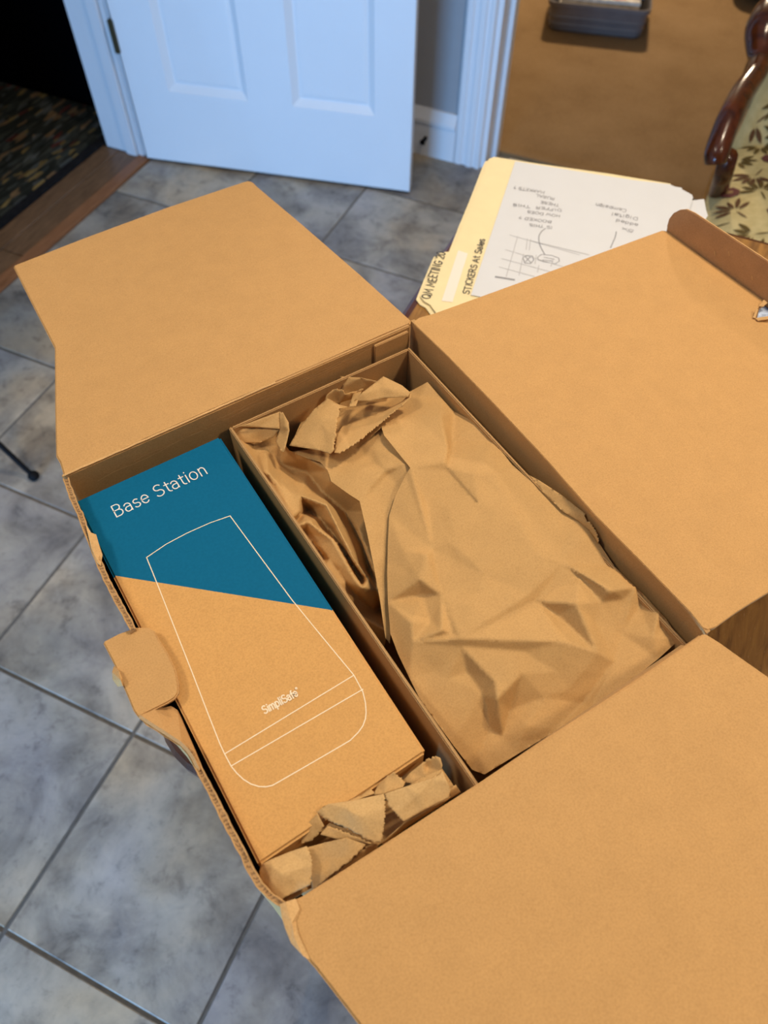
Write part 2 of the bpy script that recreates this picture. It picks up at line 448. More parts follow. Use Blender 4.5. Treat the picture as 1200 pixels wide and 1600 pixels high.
GL = {  # glyph: (advance, [strokes]); cap height 1, x-height .7
    'B': (.78, [[(.08, 0), (.08, 1), (.36, 1)] + arc(.36, .765, .22, .235, 90, -90) + [(.08, .53)], [(.36, .53)] + arc(.38, .265, .26, .265, 90, -90) + [(.08, 0)]]),
    'a': (.66, [arc(.27, .45, .23, .25, 150, 0, 10) + [(.5, 0)], [(.5, .40), (.28, .40)] + arc(.25, .20, .19, .20, 90, 270) + arc(.30, .2, .2, .2, 270, 350, 6)]),
    's': (.58, [arc(.26, .52, .19, .17, 40, 180, 8) + arc(.26, .52, .19, .16, 180, 270, 5) + arc(.26, .18, .21, .18, 90, -90, 8) + arc(.26, .18, .21, .18, -90, -150, 5)]),
    'e': (.68, [[(.06, .37), (.56, .37)] + arc(.31, .35, .25, .35, 5, 320, 20)]),
    'S': (.78, [arc(.36, .75, .27, .25, 35, 180, 9) + arc(.36, .75, .27, .23, 180, 262, 5) + arc(.36, .265, .30, .265, 82, -90, 9) + arc(.36, .265, .30, .265, -90, -150, 5)]),
    't': (.46, [[(.20, .92), (.20, .2)] + arc(.38, .2, .18, .2, 180, 275, 6), [(.04, .68), (.40, .68)]]),
    'i': (.28, [[(.13, 0), (.13, .7)], [(.13, .93), (.13, .97)]]),
    'o': (.72, [arc(.33, .35, .27, .35, 0, 360, 24)]),
    'n': (.66, [[(.10, 0), (.10, .70)], [(.10, .45)] + arc(.31, .44, .21, .26, 180, 0, 10) + [(.52, 0)]]),
    'm': (1.0, [[(.10, 0), (.10, .70)], [(.10, .45)] + arc(.29, .46, .19, .24, 180, 0, 8) + [(.48, 0)], [(.48, .46)] + arc(.67, .46, .19, .24, 180, 0, 8) + [(.86, 0)]]),
    'p': (.70, [[(.10, -.28), (.10, .70)], arc(.34, .35, .24, .35, 180, -180, 20)]),
    'l': (.28, [[(.13, 0), (.13, 1)]]),
    'f': (.44, [[(.18, 0), (.18, .8)] + arc(.34, .8, .16, .2, 180, 80, 6), [(.02, .66), (.38, .66)]]),
    'd': (.70, [[(.56, 0), (.56, 1)], arc(.32, .33, .24, .33, 0, 360, 18)]),
    'g': (.68, [[(.54, .7), (.54, -.1)] + arc(.31, -.1, .23, .2, 0, -150, 8), arc(.31, .36, .23, .33, 0, 360, 18)]),
    'x': (.58, [[(.05, 0), (.5, .65)], [(.05, .65), (.5, 0)]]),
    'A': (.8, [[(.02, 0), (.36, 1), (.7, 0)], [(.15, .36), (.58, .36)]]),
    'C': (.76, [arc(.40, .5, .34, .5, 45, 315, 16)]),
    'D': (.8, [[(.1, 0), (.1, 1), (.3, 1)] + arc(.3, .5, .38, .5, 90, -90, 12) + [(.1, 0)]]),
    'E': (.66, [[(.56, 1), (.1, 1), (.1, 0), (.56, 0)], [(.1, .52), (.48, .52)]]),
    'F': (.62, [[(.56, 1), (.1, 1), (.1, 0)], [(.1, .52), (.46, .52)]]),
    'G': (.82, [arc(.40, .5, .34, .5, 45, 340, 16) + [(.72, .45), (.46, .45)]]),
    'H': (.8, [[(.1, 0), (.1, 1)], [(.64, 0), (.64, 1)], [(.1, .5), (.64, .5)]]),
    'I': (.3, [[(.14, 0), (.14, 1)]]),
    'K': (.72, [[(.1, 0), (.1, 1)], [(.6, 1), (.1, .42)], [(.26, .6), (.62, 0)]]),
    'L': (.6, [[(.1, 1), (.1, 0), (.54, 0)]]),
    'M': (.95, [[(.08, 0), (.14, 1), (.45, .3), (.76, 1), (.82, 0)]]),
    'N': (.82, [[(.1, 0), (.1, 1), (.66, 0), (.66, 1)]]),
    'O': (.86, [arc(.41, .5, .35, .5, 0, 360, 22)]),
    'Q': (.9, [arc(.41, .5, .35, .5, 0, 360, 22), [(.5, .25), (.8, -.08)]]),
    'R': (.74, [[(.1, 0), (.1, 1), (.34, 1)] + arc(.34, .74, .24, .26, 90, -90) + [(.1, .48)], [(.34, .48), (.62, 0)]]),
    'T': (.7, [[(.02, 1), (.66, 1)], [(.34, 1), (.34, 0)]]),
    'U': (.8, [[(.1, 1), (.1, .3)] + arc(.37, .3, .27, .3, 180, 360, 10) + [(.64, 1)]]),
    'W': (1.0, [[(.03, 1), (.25, 0), (.46, .75), (.68, 0), (.9, 1)]]),
    '2': (.68, [arc(.32, .72, .25, .28, 160, -40, 10) + [(.05, 0), (.6, 0)]]),
    '0': (.7, [arc(.33, .5, .26, .5, 0, 360, 18)]),
    '5': (.66, [[(.54, 1), (.16, 1), (.1, .55)] + arc(.30, .32, .27, .32, 120, -140, 12)]),
    '?': (.6, [arc(.26, .76, .22, .24, 170, -60, 10) + [(.26, .3)], [(.26, .03), (.26, .07)]]),
    '°': (.3, [arc(.12, .95, .09, .09, 0, 360, 8)]),
    ' ': (.36, []),
}


def lettering(name, text, o, ax, up, height, mat, parent, width, track=0., fit=None, wob=0., nrm=(0, 0, 1), seed=1):
    """text strokes on a plane: o origin, ax/up unit vectors, cap height in metres, fit = total length"""
    rnd = random.Random(seed); tot = sum(GL[c][0] + track for c in text) - track - .08
    sx = fit / tot if fit else height
    pls = []; x = -.05
    for c in text:
        adv, st = GL[c]; dy = rnd.uniform(-wob, wob); sl = rnd.uniform(-wob, wob); sc = 1 + rnd.uniform(-wob, wob)
        for s in st:
            pls.append([o + ax * (sx * (x + px + sl * py)) + up * (height * (py * sc + dy)) for px, py in s])
        x += adv + track
    return ribbons(name, pls, width, mat, parent, nrm)


# ================================================================== THE ROOM
PITCH = .33264; GX, GY = -.5742, .22572; GR = .0062
floor = box('floor', -1.57, 2.4, -2.5, 2.245, -.10, -.0025, M['grout'], kind='structure')


def tile_mesh(w, d):
    V, F = boxvf(-w / 2, w / 2, -d / 2, d / 2, -.008, 0)
    me = bpy.data.meshes.new('tile'); me.from_pydata(V, [], F); me.materials.append(M['tile'])
    bm = bmesh.new(); bm.from_mesh(me)
    es = [e for e in bm.edges if all(v.co.z > -.001 for v in e.verts)]
    bmesh.ops.bevel(bm, geom=es, offset=.0014, segments=1, affect='EDGES'); bm.to_mesh(me); bm.free(); return me


TM = {}
for i in range(-3, 9):
    for j in range(-9, 7):
        x0 = GX + i * PITCH + GR / 2; x1 = x0 + PITCH - GR; y0 = GY + j * PITCH + GR / 2; y1 = y0 + PITCH - GR
        x0 = max(x0, -1.568); x1 = min(x1, 2.39); y0 = max(y0, -2.49)
        y1 = min(y1, 2.128 if x0 < -.70 else 2.226)
        if x1 - x0 < .02 or y1 - y0 < .015: continue
        k = (round(x1 - x0, 4), round(y1 - y0, 4))
        if k not in TM: TM[k] = tile_mesh(*k)
        t = bpy.data.objects.new('tile', TM[k]); COL.objects.link(t); t.parent = floor
        t.location = ((x0 + x1) / 2, (y0 + y1) / 2, random.uniform(-.0004, .0004))

# hall floor: threshold strip and brown planks
hall = box('floor_hall', -3.6, -1.571, -2.5, 1.92, -.10, -.006, M['grout'], kind='structure')
box('threshold_strip', -1.612, -1.572, .80, 1.742, -.006, .006, M['strip'], hall, bevel=.003)['label'] = 'orange-brown wooden threshold strip between tiles and hall planks'
rows = [(-1.686, -1.614), (-1.762, -1.689), (-1.838, -1.765), (-1.914, -1.841), (-1.99, -1.917)]
for k, (a, b_) in enumerate(rows):
    for y0, y1 in ((-.2, .55), (.553, 1.198), (1.201, 1.742 if k < 2 else 1.915)):
        box('plank', a, b_, y0, y1, -.006, .0 + random.uniform(-.0006, .0006), M['plank'], hall, bevel=.0015, seg=1)

HT = 2.44
box('ceiling', -3.6, 2.5, -2.6, 6.0, HT, HT + .1, M['ceiling_paint'], kind='structure')
box('wall_south', -3.6, 2.5, -2.60, -2.5, -.1, HT, M['grey_wall'], kind='structure')
box('wall_east', 2.4, 2.5, -2.5, 5.9, -.1, HT, M['grey_wall'], kind='structure')
box('wall_west_near', -1.735, -1.60, -2.5, .80, -.1, HT, M['grey_wall'], kind='structure')
box('wall_west_far', -1.735, -1.60, 1.757, 2.245, -.1, HT, M['grey_wall'], kind='structure')
box('wall_west_lintel', -1.735, -1.60, .80, 1.757, 2.06, HT, M['grey_wall'], kind='structure')
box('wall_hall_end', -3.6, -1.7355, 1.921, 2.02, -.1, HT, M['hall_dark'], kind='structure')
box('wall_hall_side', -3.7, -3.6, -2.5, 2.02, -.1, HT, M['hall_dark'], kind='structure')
box('wall_north', -1.60, -.635, 2.135, 2.245, -.1, HT, M['grey_wall'], kind='structure')
box('wall_north_lintel', -.635, 2.4, 2.135, 2.245, 2.1, HT, M['grey_wall'], kind='structure')
box('wall_den_west', -1.75, -1.65, 2.245, 6.0, -.1, HT, M['grey_wall'], kind='structure')
box('wall_den_end', -1.75, 2.5, 5.9, 6.0, -.1, HT, M['grey_wall'], kind='structure')
# window behind the camera that the daylight comes through
win = empty('window_1', (-.62, -2.49, .17), kind='structure')
for a, b_, c_, d_ in ((-1.20, -1.15, .17, .84), (-.09, -.04, .17, .84), (-1.15, -.09, .17, .22), (-1.15, -.09, .79, .84)):
    box('window_frame', a, b_, -2.499, -2.46, c_, d_, M['trim_paint'], win, bevel=.003)

# hall door jamb, west side
jamb = empty('trim_1', (-1.67, 1.75, 0), kind='structure')
box('jamb_board', -1.736, -1.600, 1.743, 1.757, .0, 2.06, M['trim_paint'], jamb, bevel=.002)
box('door_stop_strip', -1.652, -1.615, 1.732, 1.743, .0, 2.06, M['trim_paint'], jamb, bevel=.003)
box('jamb_edge', -1.611, -1.590, 1.738, 1.80, .0, 2.06, M['trim_paint'], jamb, bevel=.005)
box('jamb_bead', -1.660, -1.652, 1.737, 1.743, .0, 2.06, M['trim_paint'], jamb, bevel=.002)

# casing and jamb of the carpeted opening, north side
cas = empty('trim_2', (-.67, 2.13, 0), kind='structure')
prof = [(-.720, 2.135), (-.720, 2.121), (-.714, 2.117), (-.700, 2.117), (-.697, 2.121), (-.682, 2.121), (-.679, 2.115), (-.664, 2.115), (-.661, 2.120), (-.652, 2.120), (-.649, 2.116), (-.640, 2.116), (-.636, 2.122), (-.636, 2.135)]
V = [(x, y, 0) for x, y in prof] + [(x, y, 2.1) for x, y in prof]; n = len(prof)
mesh('casing', V, [tuple(range(n))[::-1], tuple(range(n, 2 * n))] + [(i, (i + 1) % n, (i + 1) % n + n, i + n) for i in range(n)], M['trim_paint'], cas, flip=False)
box('jamb_board', -.640, -.622, 2.128, 2.250, 0, 2.1, M['trim_paint'], cas, bevel=.0015)
box('jamb_stop', -.622, -.608, 2.185, 2.222, 0, 2.1, M['trim_paint'], cas, bevel=.002)

# baseboard
bb = empty('baseboard_north', (-1.1, 2.13, 0), kind='structure')
pr = [(2.135, 0), (2.118, 0), (2.118, .098), (2.112, .102), (2.112, .113), (2.119, .124), (2.128, .140), (2.135, .140)]
V = [(-1.585, y, z) for y, z in pr] + [(-.721, y, z) for y, z in pr]; n = len(pr)
mesh('board', V, [tuple(range(n)), tuple(range(2 * n - 1, n - 1, -1))] + [(i, i + n, (i + 1) % n + n, (i + 1) % n) for i in range(n)], M['trim_paint'], bb)
ds = tube('door_stopper', [(-.815, 2.119, .056), (-.815, 2.098, .055), (-.815, 2.092, .055)], [.006, .006, .009], M['black_metal'], bb, 10)
ds['label'] = 'small dark door stopper screwed into the white baseboard'

# carpeted den
den = box('floor_den', -1.65, 2.4, 2.247, 5.9, -.10, -.012, M['grout'], kind='structure')
carpet = mesh('carpet', *boxvf(-1.65, 2.4, 2.262, 5.9, -.012, .004), M['carpet'], den)
carpet['label'] = 'tan wall to wall carpet'
box('carpet_bar', -.62, 2.4, 2.227, 2.261, -.012, .007, M['carpet'], den, bevel=.003)

# ------------------------------------------------------------------ the white door
DA = math.atan2(1.904 - 1.728, -.774 + 1.571)
door = empty('door_1', (-1.571, 1.728, .0), DA, kind='structure')


def dx(x, y, z): return np.array([-1.571 + x * math.cos(DA) - y * math.sin(DA), 1.728 + x * math.sin(DA) + y * math.cos(DA), z])


def door_face():
    V = []; F = []
    xs = [0, .118, .352, .480, .712, .815]; zs = [.012, .222, .86, 1.0, 1.55, 1.66, 1.90, 2.035]
    holes = {(1, 1), (3, 1), (1, 3), (3, 3), (1, 5), (3, 5)}

    def q(a): b0 = len(V); V.extend(a); F.append((b0, b0 + 1, b0 + 2, b0 + 3))
    for i in range(5):
        for j in range(7):
            x0, x1, z0, z1 = xs[i], xs[i + 1], zs[j], zs[j + 1]
            if (i, j) not in holes: q([dx(x0, 0, z0), dx(x1, 0, z0), dx(x1, 0, z1), dx(x0, 0, z1)]); continue
            rings = [(0, 0), (.004, .003), (.018, .013), (.023, .0135), (.026, .0115), (.0335, .0105)]
            for (a, ya), (b_, yb) in zip(rings, rings[1:]):
                o = [(x0 + a, z0 + a), (x1 - a, z0 + a), (x1 - a, z1 - a), (x0 + a, z1 - a)]; p = [(x0 + b_, z0 + b_), (x1 - b_, z0 + b_), (x1 - b_, z1 - b_), (x0 + b_, z1 - b_)]
                for k in range(4):
                    l = (k + 1) % 4
                    q([dx(o[k][0], ya, o[k][1]), dx(o[l][0], ya, o[l][1]), dx(p[l][0], yb, p[l][1]), dx(p[k][0], yb, p[k][1])])
            a = .0335; q([dx(x0 + a, .0105, z0 + a), dx(x1 - a, .0105, z0 + a), dx(x1 - a, .0105, z1 - a), dx(x0 + a, .0105, z1 - a)])
    for c in ([(0, 0, .012), (0, .035, .012), (.815, .035, .012), (.815, 0, .012)], [(.815, 0, .012), (.815, .035, .012), (.815, .035, 2.035), (.815, 0, 2.035)],
              [(0, 0, 2.035), (0, .035, 2.035), (0, .035, .012), (0, 0, .012)], [(0, .035, .012), (0, .035, 2.035), (.815, .035, 2.035), (.815, .035, .012)], [(0, 0, 2.035), (.815, 0, 2.035), (.815, .035, 2.035), (0, .035, 2.035)]):
        q([dx(*p) for p in c])
    return V, F


mesh('door_leaf', *door_face(), M['door_paint'], door)
for z in (.355, 1.05, 1.80):
    V, F = boxvf(-.011, .003, -.009, .012, z - .042, z + .042)
    hb = mesh('hinge', [dx(*p) for p in V], F, M['brass'], door, bevel=.002); hb['label'] = 'dark brass hinge'
tube('door_knob', [dx(.75, -.0, .95), dx(.75, -.03, .95), dx(.75, -.045, .95), dx(.75, -.06, .95), dx(.75, -.068, .95)], [.016, .012, .026, .026, .012], M['brass'], door)

# ================================================================== TABLE
TZ = .75
tab = empty('dining_table', (.475, .51, 0), 0, 'dark wooden dining table with worn top under the open cardboard box', 'table')


def rrect(x0, x1, y0, y1, r, n=8):
    o = []
    for cx, cy, a in ((x1 - r, y1 - r, 0), (x0 + r, y1 - r, 90), (x0 + r, y0 + r, 180), (x1 - r, y0 + r, 270)):
        o += arc(cx, cy, r, r, a, a + 90, n)
    return o


def ringstack(name, outs, mat, parent, mats=None, cap=0, **kw):
    """stack of equal-length closed outlines [(x,y,z)...]"""
    n = len(outs[0]); V = [p for o in outs for p in o]; F = []; fm = []
    for i in range(len(outs) - 1):
        for k in range(n): F.append((i * n + k, i * n + (k + 1) % n, (i + 1) * n + (k + 1) % n, (i + 1) * n + k)); fm.append(0)
    F.append(tuple(range(n))[::-1]); fm.append(0); F.append(tuple((len(outs) - 1) * n + k for k in range(n))); fm.append(cap)
    return mesh(name, V, F, mat, parent, mats=mats, fm=fm, smooth=False, **kw)


tops = []
for ins, z in ((.012, .722), (.003, .725), (0, .731), (0, .738), (.003, .745), (.008, .7488), (.014, .75)):
    tops.append([(x, y, z) for x, y in rrect(-.258 + ins, 1.21 - ins, .093 + ins, .925 - ins, .07 - ins)])
ringstack('tabletop', tops, M['table_edge'], tab, [M['table_edge'], M['table_wood']], 1)
for a, b_, c_, d_ in ((-.17, 1.12, .18, .20), (-.17, 1.12, .83, .85), (-.17, -.15, .20, .83), (1.10, 1.12, .20, .83)):
    box('apron', a, b_, c_, d_, .63, .722, M['table_edge'], tab, bevel=.002)
for x, y in ((-.14, .21), (1.09, .21), (-.14, .82), (1.09, .82)):
    tube('leg', [(x, y, z) for z in (0, .02, .05, .10, .25, .42, .50, .54, .56, .60, .722)], [.018, .024, .018, .020, .026, .032, .036, .024, .034, .036, .036], M['table_edge'], tab, 14)

# ================================================================== SHIPPING BOX
ANG = YB - YT
BZ = .88                         # rim height
EX = np.array([math.cos(ANG), math.sin(ANG), 0]); EY = np.array([-math.sin(ANG), math.cos(ANG), 0]); EZ = np.array([0, 0, 1.])


def Q(x, y, z): return EX * x + EY * y + EZ * z     # box axes, metres, below the camera


def toQ(p): return np.array([p @ EX, p @ EY, p[2]])


bx0, bx1, by0, by1 = -.0118, .2893, .0735, .4070
cen = Q((bx0 + bx1) / 2, (by0 + by1) / 2, TZ)
sbox = empty('shipping_box', tuple(cen), ANG, 'large open kraft cardboard shipping box with spread flaps on the table', 'box')
T = .0035


def qbox(name, x0, x1, y0, y1, z0, z1, mat, parent, bevel=0, **kw):
    V, F = boxvf(x0, x1, y0, y1, z0, z1)
    return mesh(name, [Q(*p) for p in V], F, mat, parent, bevel=bevel, **kw)


qbox('bottom_panel', bx0, bx1 + T, by0 - .006, by1 + T * .5, TZ + .0005, TZ + .004, M['board_in'], sbox)
qbox('back_panel', bx0 - .0005, bx1 - .0005, by1 - T * .5, by1 + T * .5, TZ + .004, BZ - .0004, M['board_in'], sbox, bevel=.0008)
rp = [P(u, v, BZ - .0008) for u, v in ((642, 501), (647, 506), (700, 557), (767, 626), (850, 714), (929, 804), (1017, 893), (1080, 958), (1099, 983), (1104, 990))]
rp = rp + [p + EX * T for p in rp[::-1]]
quadbox('right_panel', rp, TZ + .004, M['board_in'], sbox)
qbox('front_panel', bx0 + T, bx1 - .0005, by0 - .006, by0 - .003, TZ + .004, BZ - .0045, M['board_in'], sbox, bevel=.0008)
# glued joint panel inside the back panel, right end, with the torn liner strip beside it
qbox('joint_panel', bx1 - T - .034, bx1 - T - .0005, by1 - T - .0012, by1 - T * .5 - .0002, TZ + .004, BZ - .003, M['board_in'], sbox, bevel=.0006)

# left panel with ragged torn rim (outer rim line as measured at rim height)
lrim = [(98, 748, 0), (104, 766, 0), (112, 787, -.001), (120, 803, 0), (128, 826, 0), (137, 847, -.001), (148, 876, 0), (157, 897, -.001), (168, 920, -.001), (180, 943, -.002), (191, 962, -.001), (203, 985, -.002),
        (207, 1005, -.013), (209, 1050, -.014), (212, 1090, -.013), (218, 1123, -.004), (229, 1133, -.002), (257, 1151, -.002), (281, 1166, -.002), (291, 1177, -.002), (299, 1190, -.003), (310, 1213, -.002), (324, 1238, -.003), (341, 1273, -.002), (356, 1303, -.003), (371, 1330, -.002), (386, 1362, -.003), (400, 1385, -.002), (418, 1404, -.002), (437, 1417, 0)]
rim = []
for (u0, v0, d0), (u1, v1, d1) in zip(lrim, lrim[1:]):
    for k in range(8):
        t = k / 8; rim.append(P(u0 + (u1 - u0) * t, v0 + (v1 - v0) * t, BZ + d0 + (d1 - d0) * t))
rim.append(P(437, 1417, BZ))
V = []; F = []; fm = []
wd = .0040
for i, p in enumerate(rim):
    pq = toQ(p); nz = lambda k: noise.noise(Vector((pq[1] * 170, k, 0)))
    lean = max(0, 1 - abs(pq[1] - .20) / .06)
    ao = p + EX * (.0005 * nz(1)) + EZ * (.0010 * nz(2))
    a1 = ao + EX * .0009
    mm_ = p + EX * (wd * .5) + EZ * (-.0016 + .0010 * nz(6))
    b1_ = p + EX * (wd - .0009 + .0006 * nz(3)) + EZ * (.0014 * nz(4) - .0012)
    b2_ = b1_ + EX * .0009
    xo = bx0 if pq[0] > bx0 else pq[0] * .6 + bx0 * .4
    V += [Q(bx0 - .0045, pq[1], TZ + .001), Q(max(pq[0], bx0 - .010), pq[1], BZ - .013), ao, a1, mm_, b1_, b2_, Q(max(pq[0], bx0 - .010) + wd - .0034, pq[1], BZ - .012), Q(max(pq[0], bx0 - .010) + wd - .0034, pq[1], BZ - .06), Q(bx0 - .0045 + wd * .6, pq[1], TZ + .004)]
for i in range(len(rim) - 1):
    for c, mi in ((0, 0), (1, 0), (2, 2), (3, 1), (4, 1), (5, 2), (6, 2), (7, 2), (8, 2)):
        F.append((i * 10 + c, i * 10 + c + 1, (i + 1) * 10 + c + 1, (i + 1) * 10 + c)); fm.append(mi)
mesh('left_panel', V, F, None, sbox, mats=[M['board'], M['edge'], M['board_in']], fm=fm)['label'] = 'left panel with ragged torn corrugated edge'


def lerp_(a, b_, t): return a + (b_ - a) * t


# flaps: flat boards hinged at the rim
def flap_plane(o, w, deg):
    w2 = w * math.cos(R(deg)) + EZ * math.sin(R(deg)); return o, w2


def flap(name, px, o, hd, w, deg, mat, extra=(), holes=(), label=None, bevel=.0012, lift=0.):
    w2 = w * math.cos(R(deg)) + EZ * math.sin(R(deg)); n = np.cross(hd, w2); n = n if n[2] > 0 else -n
    o = o + EZ * lift
    pts = []
    for p in px:
        if len(p) == 3: pts.append(o + hd * p[0] + w2 * p[1])
        else: pts.append(onplane(*p, o, n))
    hs = [[onplane(*p, o, n) for p in h] for h in holes]
    fo = slab(name, pts, n, T, mat, sbox, M['board_in'], bevel, hs)
    if label: fo['label'] = label
    return fo, o, w2, n


pBL, pBR, pFR, pFL = P(98, 745, BZ), P(640, 505, BZ), P(1100, 985, BZ), P(437, 1415, BZ)
# back flap
flap('back_flap', [(99, 744), (230, 685), (357, 629), (495, 570), (600, 523), (641, 506), (642, 500), (560, 426), (470, 348), (402, 291), (395, 284), (388, 282), (380, 284), (260, 324), (130, 372), (20, 415), (50, 475), (85, 543), (85.5, 640), (87, 712), (93, 722), (97, 735)],
     pBL, EX, EY, -5, M['board'], label='back flap folded out flat over the table edge')
# right flap: rounded corner, far edge carries the tuck strip, a torn slot beside it
hole = [(1179, 497), (1181, 486), (1188, 478), (1197, 473), (1206, 474), (1213, 482), (1206, 494), (1193, 498)]
rf, ro, rw, rn = flap('right_flap', [(647, 506), (700, 557), (767, 626), (850, 714), (929, 804), (1017, 893), (1080, 958), (1098, 981), (1106, 984), (1118, 980), (1150, 957), (1175, 941), (1200, 926), (-.343, .20, 0), (-.345, .302, 0), (-.34, .308, 0), (1204, 477), (1120, 418), (1043, 361), (1034, 360), (900, 409), (760, 460), (680, 489), (655, 496), (648, 501)],
                      pBR, EY, EX, -5, M['board'], holes=[hole], bevel=.0004, label='right flap folded out with a tuck strip and a torn slot')
# front flap
FD = 5
flap('front_flap', [(440, 1414), (470, 1401), (533, 1361), (600, 1318), (680, 1266), (752, 1220), (862, 1147), (980, 1071), (1075, 1006), (1098, 990), (1104, 990), (1125, 1003), (1160, 1028), (1200, 1056), (.318, .10, 0), (.322, .25, 0), (.318, .295, 0), (.02, .295, 0), (.012, .285, 0), (.010, .15, 0), (560, 1600), (520, 1548), (492, 1512), (474, 1492), (458, 1476), (448, 1456), (441, 1434)],
     pFL, EX, -EY, FD, M['board'], label='front flap folded out towards the viewer')
wear = []
for k in range(41):
    t = k / 40; p = lerp_(P(100, 744, BZ), P(430, 599, BZ), t); wear.append(p + EZ * .00045 + EY * (.0006 + .0004 * noise.noise(Vector((t * 20, 0, 4)))))
ribbons('worn_crease', [wear], .0017, M['torn'], sbox)
# crushed fibre at the front flap's torn corner
cpts = [(437, 1413), (446, 1409), (462, 1404), (468, 1420), (462, 1440), (466, 1460), (485, 1500), (474, 1494), (455, 1474), (446, 1452), (440, 1432)]
nfl = np.cross(EX, -EY * math.cos(R(FD)) + EZ * math.sin(R(FD))); nfl = nfl if nfl[2] > 0 else -nfl
crush = []
for i, (u, v) in enumerate(cpts): crush.append(onplane(u, v, pFL + EZ * (.0006 + (.0012 if i % 2 else .0003)), nfl))
cc = onplane(456, 1442, pFL + EZ * .0028, nfl); cc2 = onplane(460, 1465, pFL + EZ * .002, nfl)
V = crush + [cc, cc2]; nV = len(crush)
mesh('torn_corner', V, [(i, (i + 1) % nV, nV if i in (0, 1, 2, 3, 8, 9, 10) else nV + 1) for i in range(nV)] + [(4, nV + 1, nV), (8, nV, nV + 1)], M['torn'], sbox)['label'] = 'pale torn cardboard fibre at the flap corner'

# tuck strip standing up along the right flap's far edge
a0 = onplane(1043, 362, ro, rn); a1 = onplane(1204, 477, ro, rn)
hd = (a1 - a0) / np.linalg.norm(a1 - a0); sn = np.cross(hd, np.array([0, 0, 1.])); sn /= np.linalg.norm(sn)
if sn @ EX > 0: sn = -sn
sn = sn + EZ * .16; sn /= np.linalg.norm(sn)
spx = [(1043, 362), (1042, 352), (1045, 342), (1052, 333), (1062, 328), (1072, 327), (1085, 333), (1140, 369), (1204, 411)]
sp = [onplane(u, v, a0, sn) for u, v in spx]; sp[0] = sp[0] - EZ * .006
L_ = .335
e0 = sp[-1]; up_ = e0 - a1
sp += [a0 + hd * L_ + up_ * 1.0, a0 + hd * (L_ + .006) + up_ * .5, a0 + hd * L_ - EZ * .006]
ts = slab('tuck_strip', sp, sn, .0028, M['tabk'], sbox, M['torn'], .0007)
ts['label'] = 'brown tuck strip folded upright with staple holes'
hol = []
for (u, v) in ((1117, 396), (1139, 396), (1175, 434)):
    p = onplane(u, v, a0 + sn * .0003, sn)
    upv = np.cross(sn, hd); upv = upv if upv[2] > 0 else -upv
    hol.append([p - hd * .0012 + upv * .0011, p + upv * .0001, p + hd * .0013 - upv * .0014])
for h_ in hol: ribbons('staple_hole', [h_], .0009, M['torn'], sbox, sn)
# torn shards around the slot and the sticker scrap seen in it
sh = [[(1176, 497), (1181, 483), (1184, 484), (1180, 498)], [(1186, 479), (1193, 469), (1199, 474), (1192, 480)], [(1180, 498), (1206, 494), (1204, 499), (1184, 502)]]
for s in sh:
    pts = [onplane(u, v, ro + EZ * (.0008 + .0025 * (k in (1, 2))), rn) for k, (u, v) in enumerate(s)]
    mesh('torn_shard', pts, [(0, 1, 2, 3)], M['torn'], sbox, solid=.0008)
pts = [onplane(u, v, ro - EZ * .0045, rn) for u, v in ((1183, 497), (1186, 483), (1196, 478), (1212, 480), (1212, 498))]
mesh('sticker_scrap', pts, [(0, 1, 2, 3, 4)], M['label_scrap'], sbox, solid=.0003)['label'] = 'bluish white sticker scrap in the torn slot'

# lock tab torn from the left panel and folded over onto the product box
tz = .8745
tpx = [(160, 1003), (185, 990), (212, 980), (232, 980), (242, 986), (248, 998), (262, 1020), (274, 1045), (279, 1068), (279, 1082), (273, 1091), (262, 1098), (238, 1110), (216, 1121), (208, 1110), (200, 1090), (190, 1067), (184, 1062), (180, 1042), (170, 1022)]
tp = []
for u, v in tpx:
    p = P(u, v, tz); tp.append(p)
slab('lock_tab', tp, (0, 0, 1), .0032, M['board'], sbox, M['edge'], .0009)['label'] = 'torn rounded lock tab folded over the left rim'
curl = [(178, 1040, .872), (175, 1050, .874), (176, 1062, .873), (184, 1073, .874), (192, 1072, .877), (191, 1060, .879), (186, 1048, .878), (188, 1062, .8805)]
cv = [P(*c) for c in curl]
mesh('curled_liner', cv, [(0, 1, 6), (1, 2, 7), (1, 7, 6), (2, 3, 7), (3, 4, 7), (4, 5, 7), (5, 6, 7)], M['board'], sbox, solid=.0007)
# inner face of the torn left panel leaning out under the tab
lp = [(216, 1121, .8785), (240, 1112, .872), (264, 1107, .864), (274, 1113, .862), (280, 1124, .861), (290, 1148, .861), (303, 1178, .864), (313, 1204, .872), (309, 1207, .877), (300, 1187, .8785), (291, 1174, .879), (280, 1163, .879), (257, 1148, .8788), (229, 1130, .8788)]
mesh('torn_lean_panel', [P(*c) for c in lp], [tuple(range(len(lp)))], M['board_in'], sbox, solid=.002)
# pale torn liner flake hanging at the left rim
fk = [(133, 818, .8795), (142, 833, .8788), (150, 836, .878), (154, 850, .8775), (160, 868, .8775), (157, 885, .8785), (152, 880, .88), (143, 858, .8802)]
mesh('liner_flake', [P(*c) for c in fk], [tuple(range(len(fk)))], M['torn'], sbox, solid=.0006)
# crushed creases along the back panel, under the hinge
def torn_line(x0, x1, z0, z1, seed, width):
    pts = []
    for k in range(61):
        t = k / 60; w_ = noise.noise(Vector((t * 9, seed, 0))) * .0022 + noise.noise(Vector((t * 31, seed, 3))) * .0009
        pts.append(Q(x0 + (x1 - x0) * t, by1 - T * .5 - .0004, BZ - (z0 + (z1 - z0) * t) + w_))
    return ribbons('torn_liner_line', [pts], width, M['torn'], sbox, -EY)


